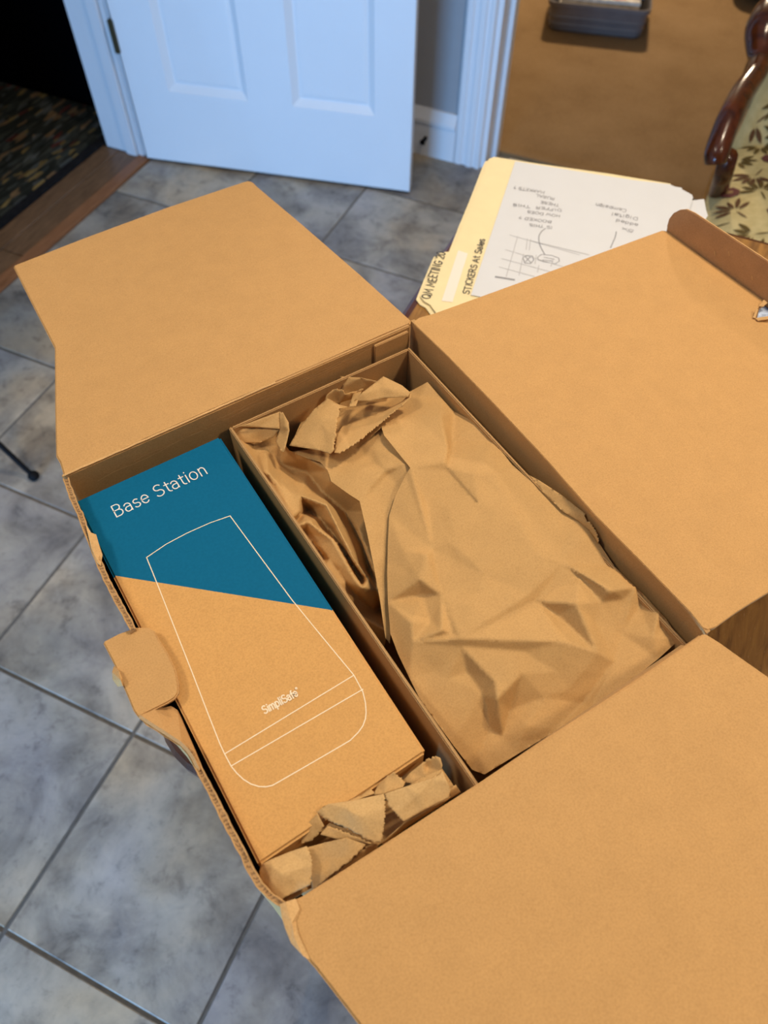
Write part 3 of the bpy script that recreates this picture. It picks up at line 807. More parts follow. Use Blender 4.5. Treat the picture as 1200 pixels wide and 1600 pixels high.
torn_line(bx0 + .02, bx1 - T - .036, .0185, .006, 1, .0007)
torn_line(bx0 + .05, bx1 - T - .05, .0145, .010, 5, .0005)
torn_line(bx0 + .12, bx1 - T - .04, .0095, .0045, 8, .0006)

# ================================================================== INNER TRAY
RZT = .863
tc = [P(352, 663, RZT), P(635, 540, RZT), P(1075, 1000, RZT), P(740, 1222, RZT)]
tq = [toQ(p) for p in tc]
tx0 = (tq[0][0] + tq[3][0]) / 2; tx1 = min((tq[1][0] + tq[2][0]) / 2, bx1 - T - .0015); ty1 = (tq[0][1] + tq[1][1]) / 2; ty0 = (tq[2][1] + tq[3][1]) / 2
ty0 = max(ty0 - .0065, by0 - .0022); ty1 = min(ty1, by1 - T - .0045)
TB = TZ + .0055
tray = empty('cardboard_tray', tuple(Q((tx0 + tx1) / 2, (ty0 + ty1) / 2, TB)), ANG, 'open kraft tray inside the box holding crumpled paper', 'tray')
TT = .0026
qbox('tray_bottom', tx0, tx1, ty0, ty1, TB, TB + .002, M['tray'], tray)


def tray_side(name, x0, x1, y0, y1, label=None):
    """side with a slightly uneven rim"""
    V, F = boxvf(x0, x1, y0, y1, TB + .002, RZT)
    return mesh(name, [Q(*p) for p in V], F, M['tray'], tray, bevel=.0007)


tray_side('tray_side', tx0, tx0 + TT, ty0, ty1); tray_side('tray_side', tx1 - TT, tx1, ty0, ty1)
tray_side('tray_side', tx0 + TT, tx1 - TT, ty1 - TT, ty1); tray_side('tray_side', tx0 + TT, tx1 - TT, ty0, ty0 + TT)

# ================================================================== PRODUCT BOX
LZ = .866
ltop = [(117, 783), (343, 681), (666, 1175), (404, 1352)]
lp3 = [P(u, v, LZ) for u, v in ltop]
pc = sum(lp3) / 4
pbox = empty('product_box', (pc[0], pc[1], TZ + .0055), ANG, 'closed teal and kraft carton with white outline drawing inside the open shipping box', 'box')
tl, tr, br, bl = lp3
sL, sR = P(175, 902, LZ), P(520, 951, LZ)


def lerp(a, b_, t): return a + (b_ - a) * t


tL = ((sL - tl) @ (bl - tl)) / ((bl - tl) @ (bl - tl)); tR = ((sR - tr) @ (br - tr)) / ((br - tr) @ (br - tr))
sL, sR = lerp(tl, bl, tL), lerp(tr, br, tR)
zb = TZ + .0055
top6 = [tl, tr, sR, br, bl, sL]
bot6 = [np.array([p[0], p[1], zb]) for p in top6]
me_o = mesh('carton', top6 + bot6, [(0, 5, 2, 1), (5, 4, 3, 2), (0, 6, 11, 5), (5, 11, 10, 4), (4, 10, 9, 3), (3, 9, 8, 2), (2, 8, 7, 1), (1, 7, 6, 0), (6, 7, 8, 9, 10, 11)], None, pbox,
            mats=[M['lid'], M['teal']], fm=[1, 0, 1, 0, 0, 0, 1, 1, 0])
bm = bmesh.new(); bm.from_mesh(me_o.data); bmesh.ops.recalc_face_normals(bm, faces=bm.faces)
es = [e for e in bm.edges if e.calc_face_angle(0) > R(40)]
bmesh.ops.bevel(bm, geom=es, offset=.0016, segments=3, affect='EDGES'); 
_iv = np.array(INV[pbox.name]); _a = _iv[:3, :3] @ sL + _iv[:3, 3]; _b = _iv[:3, :3] @ sR + _iv[:3, 3]
for f in bm.faces:
    c = f.calc_center_median(); t = (c.x - _a[0]) / (_b[0] - _a[0]); f.material_index = 1 if c.y > _a[1] + (_b[1] - _a[1]) * min(1, max(0, t)) else 0
bm.to_mesh(me_o.data); bm.free()
me_o['label'] = 'closed carton, teal upper part and kraft lower part'
# tuck seam of the lid down the right side
qv = [lerp(tr, br, .005) - EZ * .0035 + EX * .0004, lerp(tr, br, .99) - EZ * .0035 + EX * .0004]
ribbons('lid_seam', [qv], .0008, M['teal'], pbox, EX)
IZ = LZ + .00012


def IP(u, v): return P(u, v, IZ)


dev = [(229, 871)] + [(246, 913), (272, 979), (300, 1050), (325, 1115), (344, 1163), (351, 1178), (361, 1197), (370, 1208), (380, 1217.5), (392, 1225), (405, 1229), (416, 1229.3), (426, 1227), (447, 1215), (500, 1184.5), (547, 1157), (560, 1144), (567, 1134), (571, 1123), (572, 1113), (571, 1098), (567, 1081), (553, 1055), (505, 997), (456, 937), (408, 872), (359.5, 806), (328, 817), (292, 833), (260, 850), (229, 871)]
ribbons('outline_print', [[IP(*p) for p in dev], [IP(351, 1178), IP(553, 1055)], [IP(361, 1197), IP(567, 1077)]], .00062, M['ink_cream'], pbox)
o = IP(182, 808); e = IP(326, 739.5); ax = (e - o) / np.linalg.norm(e - o); hv = IP(173.5, 791.5) - o
up = np.array([-ax[1], ax[0], 0]); up = up if up @ hv > 0 else -up
lettering('lettering', 'Base Station', o, ax, up, hv @ up, M['ink_white'], pbox, .00085, .02, np.linalg.norm(e - o))
o = IP(413.5, 1115.5); e = IP(468, 1086); ax = (e - o) / np.linalg.norm(e - o); hv = IP(409.5, 1103.5) - o
up = np.array([-ax[1], ax[0], 0]); up = up if up @ hv > 0 else -up
lettering('maker_lettering', 'SimpliSafe°', o, ax, up, .0050, M['ink_cream'], pbox, .00082, .0, np.linalg.norm(e - o) * 1.03)


# ================================================================== CRUMPLED PAPER
def inpoly(poly, x, y):
    x = np.asarray(x); y = np.asarray(y); ins = np.zeros(x.shape, bool); n = len(poly)
    for i in range(n):
        (x0, y0), (x1, y1) = poly[i], poly[i - 1]
        with np.errstate(divide='ignore', invalid='ignore'):
            c = ((y0 > y) != (y1 > y)) & (x < (x1 - x0) * (y - y0) / ((y1 - y0) or 1e-12) + x0)
        ins ^= c
    return ins


def paper_surface(bnd, inner=(), creases=(), step=5., smooth=1, amp=.0003, nscale=90, torn=(), seed=0, base=RZT, wave=0., gain=1., facet=None):
    """Folded sheet: control points (u, v, mm relative to base height) joined by fold lines; returns V, F in room metres.
    torn: indices i of boundary edges (i -> i+1) that are ragged."""
    rnd = random.Random(seed)
    pts = list(bnd) + list(inner); n = len(bnd)
    ce = [(i, (i + 1) % n) for i in range(n)] + [tuple(c) for c in creases]
    r = delaunay_2d_cdt([Vector(p[:2]) for p in pts], ce, [], 0, 1e-5)
    cv = np.array([tuple(v) for v in r[0]]); org = r[3]
    z = np.array([np.mean([pts[k][2] for k in o]) if o else np.nan for o in org])
    for i in np.where(np.isnan(z))[0]:
        d = np.hypot(*(cv - cv[i]).T); d[np.isnan(z)] = 1e9; k = np.argsort(d)[:2]; z[i] = z[k].mean()
    if gain != 1:
        z1 = z.copy()
        for i in range(len(z)):
            w_ = np.exp(-((cv - cv[i]) ** 2).sum(1) / (2 * 55 ** 2)); tr_ = (w_ * z).sum() / w_.sum(); z1[i] = tr_ + gain * (z[i] - tr_)
        inb = np.array([bool(o) and min(o) < n for o in org]); z = np.where(inb, z, z1)
    poly = [p[:2] for p in bnd]
    tris = [f for f in r[2] if inpoly(poly, np.array([cv[list(f), 0].mean()]), np.array([cv[list(f), 1].mean()]))[0]]
    # fine sample set: resampled outline, resampled folds, interior grid
    S = []; E = []
    start = 0
    for i in range(n):
        a, b_ = np.array(bnd[i][:2]), np.array(bnd[(i + 1) % n][:2]); L = np.hypot(*(b_ - a)); st = step * (.55 if i in torn else 1)
        k = max(1, int(L / st)); nr = np.array([-(b_ - a)[1], (b_ - a)[0]]) / max(L, 1e-6)
        for j in range(k):
            q = a + (b_ - a) * j / k
            if i in torn and j: q = q + nr * rnd.choice((-1, 1)) * rnd.uniform(.3, 1.5)
            S.append(q)
    nb = len(S); E = [(i, (i + 1) % nb) for i in range(nb)]
    bpoly = [tuple(s) for s in S]
    for a_, b2 in creases:
        a, b_ = np.array(pts[a_][:2]), np.array(pts[b2][:2]); k = max(1, int(np.hypot(*(b_ - a)) / (step * .8)))
        i0 = len(S); S += [a + (b_ - a) * j / k for j in range(k + 1)]; E += [(i0 + j, i0 + j + 1) for j in range(k)]
    us = np.array([p[0] for p in bpoly]); vs = np.array([p[1] for p in bpoly])
    gx, gy = np.meshgrid(np.arange(us.min(), us.max(), step), np.arange(vs.min(), vs.max(), step * .87))
    gx[1::2] += step / 2; gx = gx + np.random.RandomState(seed).uniform(-.2, .2, gx.shape) * step
    gx, gy = gx.ravel(), gy.ravel(); keep = inpoly(bpoly, gx, gy)
    G = np.c_[gx[keep], gy[keep]]
    fx = np.array(S)
    d = np.min(((G[:, None, :] - fx[None]) ** 2).sum(2), axis=1) if len(G) else np.array([])
    G = G[d > (step * .5) ** 2] if len(G) else G
    allp = [Vector(s) for s in S] + [Vector(g_) for g_ in G]
    r2 = delaunay_2d_cdt(allp, E, [], 0, 1e-4)
    fv = np.array([tuple(v) for v in r2[0]])
    def interp(cv, z, tris):
        fz = np.full(len(fv), np.nan); best = np.full(len(fv), -1e9)
        for t in tris:
            for k in range(1, len(t) - 1):
                A, B, C = cv[t[0]], cv[t[k]], cv[t[k + 1]]
                den = (B[1] - C[1]) * (A[0] - C[0]) + (C[0] - B[0]) * (A[1] - C[1])
                if abs(den) < 1e-9: continue
                l1 = ((B[1] - C[1]) * (fv[:, 0] - C[0]) + (C[0] - B[0]) * (fv[:, 1] - C[1])) / den
                l2 = ((C[1] - A[1]) * (fv[:, 0] - C[0]) + (A[0] - C[0]) * (fv[:, 1] - C[1])) / den
                l3 = 1 - l1 - l2; mn = np.minimum(np.minimum(l1, l2), l3)
                u_ = mn > best
                zz = l1 * z[t[0]] + l2 * z[t[k]] + l3 * z[t[k + 1]]
                fz[u_] = zz[u_]; best[u_] = mn[u_]
        return fz
    fz = interp(cv, z, tris)
    if facet:
        sp_, am_ = facet; lo, hi = fv.min(0) - 5, fv.max(0) + 5; rs = np.random.RandomState(seed + 50)
        kx, ky = int((hi[0] - lo[0]) / sp_) + 2, int((hi[1] - lo[1]) / sp_) + 2
        pp = [(lo[0] + (a + rs.uniform(-.4, .4)) * sp_, lo[1] + (b_ + rs.uniform(-.4, .4)) * sp_) for a in range(kx) for b_ in range(ky)]
        pp += [(lo[0] - 60, lo[1] - 60), (hi[0] + 60, lo[1] - 60), (hi[0] + 60, hi[1] + 60), (lo[0] - 60, hi[1] + 60)]
        r3 = delaunay_2d_cdt([Vector(p) for p in pp], [], [], 0, 1e-5); v3 = np.array([tuple(v) for v in r3[0]])
        fz = fz + interp(v3, rs.normal(0, am_, len(v3)), r3[2])
    cc_ = np.array([fv[list(f)].mean(0) for f in r2[2]]); ok = inpoly(bpoly, cc_[:, 0], cc_[:, 1])
    F = [tuple(f) for f, k in zip(r2[2], ok) if k]
    # soften between folds
    nb_ = [[] for _ in fv]
    for f in F:
        for i in range(len(f)): nb_[f[i]].append(f[i - 1]); nb_[f[i - 1]].append(f[i])
    for _ in range(smooth):
        fz = np.array([fz[i] * .72 + .28 * np.mean(fz[nb_[i]]) if nb_[i] else fz[i] for i in range(len(fz))])
    V = []
    for (u, v), h in zip(fv, fz):
        p = P(u, v, base + h / 1000)
        w_ = amp * (noise.noise(Vector((p[0] * nscale + seed * 3.1, p[1] * nscale, seed))) + .5 * noise.noise(Vector((p[0] * nscale * 2.7, p[1] * nscale * 2.7, seed + 5.))))
        if wave: w_ += wave * abs(noise.noise(Vector((p[0] * 38 + seed, p[1] * 38, 2.)))) - wave * .3
        V.append(P(u, v, base + h / 1000 + w_))
    f0 = F[len(F) // 2]
    sg = sum(np.sign(np.cross(np.array(V[f[1]]) - V[f[0]], np.array(V[f[2]]) - V[f[0]])[2]) for f in F)
    if sg < 0: F = [f[::-1] for f in F]
    return V, F


# --- main sheet in the tray: control points in the photograph's pixels, height in mm from the tray rim
B_ = [(640, 612, -16), (668, 597, -6), (690, 622, -8), (710, 643, -9), (744, 661, -3), (772, 690, -3), (800, 726, 0), (838, 760, 1.5), (880, 800, 2.5), (905, 815, 3.5), (921, 829, 3), (935, 847, 1),
      (960, 885, -3), (1005, 928, -4), (1040, 966, -5), (1062, 999, -7), (1028, 1030, -9), (980, 1068, -11), (925, 1104, -15), (868, 1142, -20), (806, 1180, -26), (757, 1210, -31), (738, 1203, -34),
      (705, 1160, -22), (676, 1120, -16), (655, 1090, -13), (640, 1060, -12), (622, 1022, -12), (610, 990, -12), (606, 940, -10), (605, 895, -8), (606, 850, -6), (608, 806, -5), (618, 774, -2),
      (634, 742, 1), (641, 731, 4), (600, 680, 2), (596, 668, 0), (560, 700, -8), (520, 702, -12), (455, 694, -16), (470, 660, -28), (520, 630, -30), (580, 610, -28)]
I_ = {}
def ip(k, u, v, z): I_[k] = (u, v, z)
ip('a', 676, 857, 0); ip('b', 706, 990, -1); ip('c', 827, 928, 1.5); ip('d', 933, 1019, -3); ip('e', 645, 1004, -4)
ip('f', 720, 998, 1); ip('g', 880, 1003, 0); ip('h', 720, 1010, -2); ip('i', 773, 1064, -5); ip('j', 777, 1093, -7); ip('k', 786, 1150, -22)
ip('l', 819, 1018, -4); ip('m', 816, 1052, -6); ip('n', 797, 1110, -18); ip('o', 821, 1133, -17); ip('p', 912, 1098, -17); ip('q', 890, 1076, -12); ip('r', 870, 1050, -8)
ip('s', 952, 923, 5); ip('t', 960, 890, 0); ip('u', 976, 936, -1); ip('v', 992, 917, 2); ip('w', 971, 990, -7); ip('x', 1029, 958, -.5); ip('y', 1021, 997, -4); ip('z', 901, 944, 4.5)
ip('A', 960, 1035, -8); ip('B', 837, 939, -1); ip('C', 805, 725, 4); ip('D', 811, 816, 5); ip('E', 747, 786, 4.5); ip('F', 693, 722, 3); ip('G', 704, 848, 2.5); ip('H', 730, 830, 3.5)
ip('I', 700, 700, 1); ip('J', 690, 650, -1); ip('K', 706, 690, -5); ip('L', 700, 735, 1); ip('M', 643, 973, -2); ip('N', 655, 905, 1); ip('O', 667, 867, 2); ip('P', 629, 859, -2)
ip('Q', 660, 930, -6); ip('R', 760, 900, 1.5); ip('S', 672, 970, -4); ip('T', 690, 985, 1); ip('U', 730, 1050, -9); ip('V', 755, 1085, -12); ip('W', 766, 1140, -22); ip('X', 700, 1060, -9); ip('Y', 680, 1050, -9)
ip('Z', 845, 870, 4.5); ip('a1', 880, 880, 3); ip('b1', 930, 970, -2); ip('c1', 870, 960, -3); ip('d1', 1000, 1010, -7); ip('e1', 985, 1040, -8); ip('f1', 740, 740, 5); ip('g1', 770, 740, 4); ip('h1', 720, 1180, -28); ip('i1', 850, 1090, -13)
ip('j1', 655, 620, -9); ip('k1', 650, 650, -4); ip('l1', 615, 690, 0)
ip('m1', 1000, 950, -4); ip('n1', 940, 940, 0); ip('o1', 905, 900, 1.5); ip('p1', 668, 790, -.5); ip('q1', 690, 930, -1.5)
NB = len(B_); KEY = {k: NB + i for i, k in enumerate(I_)}
def CRS(*chains):
    o = []
    for ch in chains:
        idx = [KEY[c] if isinstance(c, str) else c for c in ch]
        o += list(zip(idx, idx[1:]))
    return o
cr = CRS((35, 'a', 'q1', 'b'), ('p1', 'E'), ('p1', 'G'), ('a', 'R', 'c', 'B'), ('B', 'c1', 'd', 'A', 17), ('e', 'f', 'g', 'd'), (27, 'e'), ('h', 'i', 'j', 'k'), ('l', 'm', 'n', 'k'), ('i', 'V', 'W', 'k'), ('q', 'p', 'i1'), ('t', 's', 'u'), ('v', 'w', 'A'), ('x', 'y', 'd1'),
         ('z', 'A'), ('B', 'z'), (6, 'C', 'D', 'Z', 'a1', 's'), ('F', 'E', 'G'), ('L', 'E'), ('J', 'K', 'L'), ('N', 'Q', 'M', 'S', 'T'), ('P', 'O'), ('M', 'e'), ('n', 'o'), (1, 'j1', 'k1', 37))
V, F = paper_surface(B_, list(I_.values()), cr, 3.6, 1, .00012, 85, (), 3, RZT, 0, 1.75, (36, .38))
pcx = Q((tx0 + tx1) / 2, (ty0 + ty1) / 2, TB + .003)
wrap = empty('packing_paper', tuple(pcx), ANG, 'big crumpled kraft paper bundle filling the tray', 'packing paper')
mesh('wrapping_sheet', V, F, M['paper'], wrap, smooth=True)
# middle panel, left of the long fold
Bm = [(452, 706, -12), (480, 716, -8), (500, 722, -6), (512, 735, -5), (517, 752, -5), (545, 772, -4), (562, 783, -3), (574, 835, -5), (584, 885, -8), (594, 940, -12), (602, 996, -18), (609, 1006, -21), (611, 985, -19), (611, 920, -15), (611, 855, -11), (614, 806, -9), (630, 770, -6), (648, 738, -1), (642, 715, 0), (608, 668, -2), (590, 668, -6), (550, 690, -9), (500, 700, -12)]
Im = [(560, 735, -4), (600, 735, -2), (585, 700, -4), (632, 726, 1), (606, 742, -5), (580, 718, -6), (598, 800, -7), (596, 850, -9), (545, 715, -6), (602, 900, -13)]
V, F = paper_surface(Bm, Im, [(18, 26), (26, 27), (23, 24), (6, 29)], 3.6, 1, .00012, 85, (), 4, RZT, 0, 1.3, (30, .4))
mesh('middle_panel', V, F, M['paper'], wrap, smooth=True)

# --- deep folds down the left side of the bundle
Bf = [(358, 668, -8), (395, 690, -22), (430, 672, -14), (452, 704, -10), (500, 722, -11), (512, 735, -11), (516, 752, -12), (562, 782, -14), (574, 800, -20), (600, 855, -26), (604, 900, -30), (606, 950, -34), (606, 985, -38),
      (600, 1012, -58), (560, 960, -40), (548, 935, -26), (530, 915, -14), (505, 888, -9), (478, 850, -7), (455, 812, -6), (430, 775, -6), (405, 738, -6), (380, 700, -7)]
If = {}
def fp(k, u, v, z): If[k] = (u, v, z)
fp('a', 422, 745, -9); fp('b', 437, 752, -12); fp('c', 470, 775, -12); fp('d', 510, 790, -9); fp('e', 525, 820, -10); fp('f', 552, 874, -14); fp('g', 575, 905, -20); fp('h', 589, 924, -26)
fp('i', 478, 796, -30); fp('j', 500, 810, -26); fp('k', 520, 835, -30); fp('l', 560, 900, -36); fp('m', 565, 912, -30)
fp('n', 440, 725, -26); fp('o', 480, 738, -30); fp('p', 505, 770, -28); fp('q', 540, 800, -34); fp('r', 566, 850, -38); fp('s', 582, 900, -44); fp('t', 595, 950, -55)
fp('u', 470, 800, -12); fp('v', 462, 812, -20); fp('w', 482, 815, -9); fp('x', 525, 848, -10); fp('y', 515, 875, -16); fp('z', 505, 870, -22); fp('A', 550, 895, -14); fp('B', 566, 918, -16); fp('C', 553, 928, -30); fp('D', 583, 955, -48)
fp('E', 415, 700, -18); fp('F', 440, 690, -16); fp('G', 400, 715, -16); fp('H', 418, 740, -6); fp('I', 445, 770, -8); fp('J', 465, 822, -8); fp('K', 475, 830, -18); fp('L', 540, 910, -20)
fp('M', 560, 830, -18); fp('N', 575, 870, -20); fp('O', 590, 905, -24); fp('P', 480, 715, -12); fp('Q', 460, 740, -28)
n0 = len(Bf); KEY = {k: n0 + i for i, k in enumerate(If)}
cr = CRS(('b', 'c', 'd', 'e', 'f', 'g', 'h'), ('n', 'o', 'p', 'q', 'r', 's', 't'), (8, 'M', 'N', 'O', 11), ('H', 'I', 'u', 'w', 'x', 'A', 'B'), ('i', 'j', 'k', 'l', 'm'), ('J', 'K', 'y', 'L', 'C'), ('a', 'H'), (3, 'P', 5), ('Q', 'n'), ('v', 'i'), ('B', 'C', 'D'))
V, F = paper_surface(Bf, list(If.values()), cr, 3.0, 1, .00015, 110, (), 5, RZT, 0, 1.45, (22, .5))
mesh('side_fold', V, F, M['paper'], wrap, smooth=True)['label'] = 'deep crumpled folds along the left of the sheet'

# --- loose folded corners with torn edges, at the top of the bundle
def loose(name, bnd, inner=(), cr=(), torn=(), mat='paper', seed=1, parent=wrap, base=RZT, step=3.0, smooth=1, wave=0.):
    V, F = paper_surface(bnd, inner, cr, step, smooth, .00012, 120, torn, seed, base, wave, 1., (24, .35))
    return mesh(name, V, F, M[mat], parent, smooth=True, solid=.00035)


# dark hollow behind the top roll
loose('folded_corner', [(532, 588, -2), (562, 590, 2), (590, 596, 2), (614, 606, -4), (600, 632, -26), (545, 662, -30), (530, 640, -24), (534, 606, -8)], torn=(7,), seed=11)
loose('folded_corner', [(553, 627, 2), (565, 614, 7), (599, 588, 6), (628, 602, 8), (641, 613, 9), (638, 620, 8), (600, 622, 5), (576, 627, 3)], [(600, 606, 9)], [(2, 8), (8, 4)], (), seed=12)
loose('folded_corner', [(452, 696, -3), (468, 668, -1), (490, 640, 1), (512, 622, 2), (530, 632, 4), (545, 636, 3), (553, 612, -6), (566, 608, -3), (556, 634, 6), (530, 638, 9), (527, 660, 10), (522, 700, 9), (516, 709, 7), (500, 704, 4)], [(505, 650, 8), (480, 690, 3)], [(2, 14)], (9, 10, 11), seed=13)
loose('folded_corner', [(522, 707, 7), (527, 677, 0), (536, 665, -7), (572, 652, -10), (604, 640, -5), (628, 627, 1), (641, 614, 8), (642, 621, 8), (630, 632, 7), (596, 660, 5), (570, 682, 5), (545, 700, 7), (530, 708, 8)], [(575, 668, 2)], (), (8, 9, 10, 11), seed=14)
loose('folded_corner', [(505, 640, -14), (510, 618, -4), (520, 609, 0), (534, 608, 2), (540, 616, 0), (552, 612, -2), (568, 608, 0), (567, 616, -6), (548, 624, -10), (530, 630, -14)], torn=(2, 3, 5, 6), seed=15)
# left peak
loose('folded_corner', [(364, 668, -2), (378, 665, 1), (437, 643, 5), (436, 657, 2), (437, 670, 0), (408, 668, -2)], torn=(2,), seed=16)
loose('folded_corner', [(362, 670, -5), (408, 669, -4), (437, 671, -2), (426, 684, -8), (405, 692, -14), (380, 692, -12), (368, 684, -9)], seed=17)
loose('folded_corner', [(436, 643, 5), (443, 646, 6), (451, 660, 6), (452, 672, 4), (448, 690, 0), (444, 706, -3), (440, 706, -4), (430, 690, -6), (437, 672, -2)], [(446, 668, 5)], [(1, 9)], (0,), seed=18)
# scrap riding over the right rim of the tray
loose('folded_corner', [(826, 742, 3), (845, 752, 5), (880, 775, 8), (912, 801, 10), (916, 812, 9), (928, 824, 9), (936, 844, 6), (934, 849, 2), (921, 830, 3), (905, 815, 4), (880, 800, 3.5), (850, 771, 3)], torn=(3, 4, 5), seed=19)

# ------------------------------------------------------------------ wad in front of the product box
wz = .866
wc = P(560, 1300, TZ + .006)
wad = empty('packing_paper', (wc[0], wc[1], TZ + .006), ANG, 'small torn wad of kraft paper stuffed in front of the teal-topped product box', 'packing paper')


def wp(bnd, **kw): return loose('torn_sheet', bnd, parent=wad, base=wz, **kw)


# bed of crumple underneath
wp([(412, 1395, -10), (440, 1356, -18), (500, 1314, -20), (570, 1271, -20), (640, 1227, -20), (690, 1200, -14), (716, 1238, -10), (690, 1256, -10), (640, 1290, -10), (580, 1328, -10), (520, 1368, -9), (445, 1412, -8)], inner=[(480, 1350, -12), (540, 1310, -11), (600, 1280, -8), (660, 1230, -8)], cr=[(1, 12), (12, 13), (13, 14), (14, 15)], seed=21)
wp([(408, 1350, -2), (425, 1342, 1), (452, 1331, 3), (479, 1322, 4), (485, 1336, 5), (488, 1352, 5), (486, 1382, 3), (465, 1392, 2), (445, 1402, 1), (435, 1409, -1), (422, 1409, -6), (413, 1398, -7), (406, 1376, -6), (405, 1362, -4)], inner=[(440, 1365, 6), (420, 1385, 1), (425, 1352, 3)], cr=[(15, 10), (15, 14)], torn=(3, 4, 5), mat='paper_pale', seed=22)
wp([(480, 1324, -1), (510, 1316, 1), (542, 1309, 3), (572, 1320, 4), (550, 1342, 2), (522, 1363, 0), (513, 1370, -2), (488, 1392, -5), (484, 1360, -4)], inner=[(520, 1340, -1)], torn=(3, 4), seed=23)
wp([(494, 1270, 2), (503, 1262, 4), (513, 1256, 5), (555, 1250, 7), (600, 1240, 6), (602, 1262, 7), (601, 1282, 6), (596, 1316, 3), (584, 1316, 3), (572, 1311, 4), (547, 1296, 5), (515, 1283, 4)], inner=[(560, 1275, 9), (540, 1262, 8)], cr=[(2, 13), (13, 12), (12, 7)], torn=(4, 5, 6, 8, 9, 10, 11), mat='paper_pale', seed=24)
wp([(600, 1241, 5), (607, 1238, 6), (640, 1227, 8), (676, 1216, 9), (691, 1204, 8), (698, 1220, 8), (704, 1234, 6), (701, 1247, 4), (665, 1265, 4), (630, 1284, 4), (618, 1270, 6), (608, 1260, 6)], inner=[(655, 1240, 9), (665, 1262, 5)], cr=[(4, 12), (3, 13)], torn=(9, 10, 11), seed=25, mat='paper_pale')
wp([(470, 1318, -6), (474, 1300, -3), (483, 1284, 0), (496, 1271, 3), (506, 1290, 2), (498, 1302, -1), (486, 1314, -4)], torn=(4, 5), seed=26)
wp([(498, 1300, -3), (515, 1286, 1), (547, 1298, 1), (585, 1320, 1), (560, 1318, -2), (525, 1308, -4)], inner=[(540, 1305, -1)], seed=27)
wp([(584, 1242, 2), (590, 1226, 0), (604, 1214, 3), (616, 1206, 5), (624, 1214, 4), (634, 1221, 3), (630, 1230, 4), (600, 1240, 4)], torn=(2, 3, 4), seed=28)
wp([(628, 1222, -4), (640, 1208, -2), (660, 1192, 1), (680, 1181, 4), (688, 1184, 5), (691, 1196, 5), (689, 1204, 3), (665, 1214, 0), (645, 1224, 0)], inner=[(668, 1200, -3)], torn=(2,), seed=29)
wp([(640, 1226, 3), (660, 1214, 5), (690, 1202, 8), (688, 1208, 8), (674, 1218, 7), (650, 1226, 5)], seed=30)
wp([(596, 1318, -1), (632, 1286, 1), (668, 1266, 1), (702, 1248, 0), (708, 1240, -2), (716, 1238, -6), (690, 1258, -8), (640, 1290, -9), (600, 1320, -8)], torn=(3,), seed=31)
wp([(524, 1366, -4), (550, 1344, -2), (574, 1322, 0), (592, 1318, -3), (588, 1330, -8), (556, 1352, -8), (526, 1370, -8)], torn=(0, 1), seed=32)
wp([(500, 1304, 0), (512, 1290, 1.5), (530, 1297, 2.5), (560, 1308, 3.5), (583, 1319, 2), (560, 1316, 1), (526, 1311, .5)], torn=(1, 2, 3), seed=34)
wp([(545, 1254, 4), (566, 1246, 2), (585, 1240, 1), (578, 1232, -1), (560, 1242, -2), (545, 1250, 0)], torn=(2, 3), seed=35)
wp([(702, 1234, 3), (712, 1226, 1), (720, 1238, -5), (704, 1248, -3)], torn=(0,), seed=36)
wp([(470, 1396, -8), (488, 1388, -4), (512, 1372, -3), (518, 1374, -6), (500, 1386, -9), (476, 1402, -10)], seed=33)

# ================================================================== FOLDER AND PAPERS ON THE TABLE
FZ = TZ
fo = P(850, 380, FZ)
A_ = P(765, 245, FZ + .004); B2 = P(1048, 289, FZ + .004)
fax = (B2 - A_); fax[2] = 0; fax /= np.linalg.norm(fax); fup = np.array([fax[1], -fax[0], 0])     # fup runs down the picture, along the tab edge
fang = math.atan2(fax[1], fax[0])
folder = empty('file_folder', (fo[0], fo[1], FZ), fang, 'manila file folder with handwritten tab lying under the white sheets', 'folder')


def FPt(u, v, z=0.): return P(u, v, FZ + z)


fpx = [(672, 476), (663, 471), (657, 463), (660, 455), (672, 425), (684, 397), (690, 394), (702, 393), (708, 388), (722, 352), (740, 308), (760, 256), (764, 248), (772, 245), (850, 257), (950, 271), (1048, 287)]
fpts = [FPt(u, v, .0035) for u, v in fpx] + [FPt(1048, 287, .0035) + fup * .30, FPt(672, 476, .0035) + fup * .055, FPt(672, 476, .0035) + fup * .012 + fax * .01]
slab('folder_front', fpts, (0, 0, 1), .0006, M['manila'], folder, None, .0002)
f2 = [p + np.array([0, 0, -.0022]) - fax * .004 + fup * .004 for p in fpts]
slab('folder_back', f2, (0, 0, 1), .0006, M['manila'], folder, None, .0002)
quadbox('folder_sheets', [f2[11] + fax * .014 + np.array([0, 0, .0019]), f2[11] + fax * .225 + np.array([0, 0, .0019]), f2[11] + fax * .225 + fup * .27 + np.array([0, 0, .0019]), f2[11] + fax * .014 + fup * .27 + np.array([0, 0, .0019])], FZ + .0013, M['white_paper'], folder)
# blank label on the tab
lb = [(716, 391), (731, 396), (707, 472), (690, 470)]
mesh('blank_label', [FPt(u, v, .0038) for u, v in lb], [(0, 1, 2, 3)], M['label_white'], folder)
# marker lettering along the tab edge
o = FPt(671, 467, .0038); e = FPt(697, 395, .0038); ax = (e - o) / np.linalg.norm(e - o); up = np.array([-ax[1], ax[0], 0]); up = up if up @ (FPt(660, 460, .0038) - o) > 0 else -up
lettering('marker_lettering', 'QM MEETING 20', o, ax, up, .0095, M['ink_black'], folder, .0014, .03, np.linalg.norm(e - o), .06, seed=4)
o = FPt(733, 460, .0038); e = FPt(758, 374, .0038); ax = (e - o) / np.linalg.norm(e - o); up = np.array([-ax[1], ax[0], 0]); up = up if up @ (FPt(720, 455, .0038) - o) > 0 else -up
lettering('marker_lettering', 'STICKERS At Sales', o, ax, up, .0072, M['ink_black'], folder, .0013, .03, np.linalg.norm(e - o), .08, seed=6)

